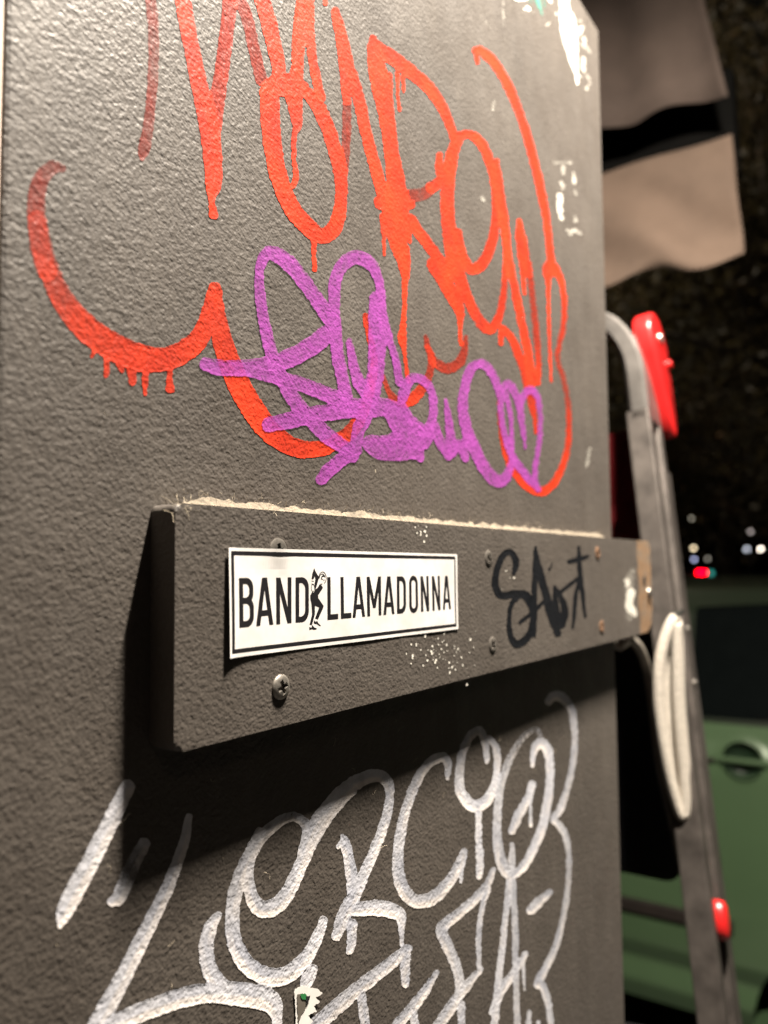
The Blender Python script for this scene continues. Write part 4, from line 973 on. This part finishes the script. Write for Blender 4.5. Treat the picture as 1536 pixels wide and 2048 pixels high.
for k, (x, y, i, rz, sc_) in enumerate(((8.5, 1.0, 0, .4, 1.0), (9.5, 3.8, 1, 2.0, 1.0), (12.5, 2.3, 1, 4.2, 1.15), (9.0, -2.2, 1, 1.2, .95), (14.0, -0.8, 0, 3.0, 1.25), (15.5, 5.5, 0, 5.0, 1.3), (8.0, 6.8, 0, 2.6, 1.0))):
    t_ = thing('street_tree', 'dark leafy tree with autumn tints in the row across the street', 'tree', (x, y, -0.12), 'trees across the street'); t_.rotation_euler = (0, 0, rz); t_.scale = (sc_,) * 3
    for nm, me in (('trunk', TM[i][0]), ('crown', TM[i][1])):
        o = bpy.data.objects.new(nm, me); C.objects.link(o); o.parent = t_

# ------------------------------------------------------------------ lights far down the street
def path_lamp(px, py, X, col, strength, rad, label):
    p = on_x(px, py, X); t_ = thing('path_lamp', label, 'lamp', (p.x, p.y, -0.12), 'lamps far down the street')
    h = p.z + .12
    bm = bmesh.new(); add_tube(bm, [(0, 0, 0), (0, 0, h - rad)], .025, 8); bm_obj('post', bm, m_post, t_)
    bm = bmesh.new(); bmesh.ops.create_uvsphere(bm, u_segments=16, v_segments=10, radius=rad)
    o = bm_obj('globe', bm, emit('lamp_glow_' + label.split()[0], col, strength), t_, True); o.location = (0, 0, h)
for a in ((1522, 1099, 38, (1, .86, .72), 26, .055, 'brightest cream globe lamp far down the street'),
          (1493, 1099, 38, (.85, .88, 1), 7, .07, 'cool white globe lamp far down the street beside the brightest one'),
          (1387, 1096, 40, (1, .8, .5), 6, .07, 'amber globe lamp far down the street beside the ladder'),
          (1388, 1119, 40, (.6, .65, 1), 4, .06, 'bluish low globe lamp far down the street beside the ladder'),
          (1383, 1037, 44, (1, .9, .7), 1.6, .06, 'dim tall globe lamp far down the street beside the ladder'),
          (1415, 1117, 42, (1, .9, .75), 2.2, .06, 'faint cream globe lamp above the red tail light'),
          (1502, 1062, 45, (1, .85, .8), 2.6, .09, 'pale tall globe lamp over the brightest one')):
    path_lamp(*a)
# a van far away with its tail lights on
p = on_x(1403, 1145, 26.0)
van = thing('distant_van', 'dark van far down the street with a red tail light on', 'van', (p.x + 1.0, p.y, -0.12))
bm = bmesh.new()
pr = [(0, .35), (0, 1.25), (.15, 1.45), (1.6, 1.5), (2.6, 1.35), (3.3, .95), (4.2, .85), (4.4, .7), (4.4, .35)]
pr = [(a, b * 1.0) for a, b in pr]
lo_ = [bm.verts.new((a - 0.98, -0.18, b)) for a, b in pr]; hi_ = [bm.verts.new((a - 0.98, 1.75, b)) for a, b in pr]
bm.faces.new(lo_); bm.faces.new(hi_[::-1])
for k in range(len(pr)): bm.faces.new((lo_[k], lo_[(k + 1) % len(pr)], hi_[(k + 1) % len(pr)], hi_[k]))
bmesh.ops.bevel(bm, geom=bm.edges[:], offset=.05, segments=2, profile=.5, affect='EDGES')
bm_obj('body', bm, simple('dark_van_paint', (.02, .022, .03), .3, 0, .1), van)
for wx in (-.2, 2.5):
    for wy in (-.15, 1.52):
        bm = bmesh.new(); add_lathe(bm, [(.2, wy - .02), (.33, wy), (.33, wy + .2), (.2, wy + .21)], wx, .33, 20, 'y'); bm_obj('wheel', bm, m_tyre, van)
m_tl = emit('tail_light_red', (1, 0, .006), 22)
for yy, mt, sc_ in ((0, m_tl, 1), (1.58, m_tl, 1)):
    box('tail_light', (-1.02, -.97, yy - .13, yy + .13, p.z + .12 - .055, p.z + .12 + .055), mt, van, .012)
box('marker_light', (-1.02, -.97, -.34, -.22, p.z + .12 - .08, p.z + .12 + .04), emit('teal_marker', (.05, .5, .42), 1.1), van, .012)

# ------------------------------------------------------------------ street lamp over the cabinet, and two unseen lamps added for light
def street_lamp(name, head, pole, w_, l_, watts, col, label, rot=0.0, tilt=0.0):
    t_ = thing(name, label, 'street lamp', (pole[0], pole[1], 0)); hx, hy, hz = head[0] - pole[0], head[1] - pole[1], head[2]
    bm = bmesh.new(); add_tube(bm, [(0, 0, 0), (0, 0, hz * .5), (0, 0, hz - .15)], [.055, .045, .035], 16); bm_obj('pole', bm, m_post, t_, True)
    bm = bmesh.new(); add_tube(bm, [tuple(q) for q in spline([(0, 0, hz - .2), (hx * .08, hy * .08, hz + .02), (hx * .4, hy * .4, hz + .09), (hx, hy, hz + .075)], 6)], .018, 12); bm_obj('arm', bm, m_post, t_, True)
    hd = box('lamp_head', (-w_ / 2 - .03, w_ / 2 + .03, -l_ / 2 - .03, l_ / 2 + .03, .004, .06), m_post, t_, .01); hd.location = (hx, hy, hz); hd.rotation_euler = (0, tilt, rot)
    df = box('diffuser', (-w_ / 2, w_ / 2, -l_ / 2, l_ / 2, -.002, .003), emit('lamp_diffuser', col, 6), hd)
    ld = bpy.data.lights.new('lamp_light', 'AREA'); ld.shape = 'RECTANGLE'; ld.size = w_; ld.size_y = l_; ld.energy = watts; ld.color = col
    lo = bpy.data.objects.new('lamp_light', ld); C.objects.link(lo); lo.parent = hd; lo.location = (0, 0, -.006)
    return t_
L0 = Vector((0.19, 0.22, EYE)) + Vector((0.2296, -0.24, 0.943)) * 1.3
street_lamp('street_lamp', L0, (1.75, -1.3), 0.035, 0.15, 134, (1.0, 0.89, 0.76), 'lamp post with a slim warm head reaching over the cabinet', 0.0, -0.28)
street_lamp('street_lamp', (-1.6, -2.6, 4.2), (-2.6, -3.2), 0.25, 0.5, 6, (1.0, 0.80, 0.64), 'added fill lamp with a wide warm head, unseen across the pavement from the cabinet', .6)  # unseen lamp, added for soft warm fill
street_lamp('street_lamp', (6.2, 3.6, 7.2), (5.4, 4.6), 0.5, 0.9, 210, (1.0, 0.86, 0.66), 'added lamp on a tall post, hidden by the cabinet, brightening the trees across the street', .0, -0.8)  # added to brighten the trees, out of view behind the cabinet
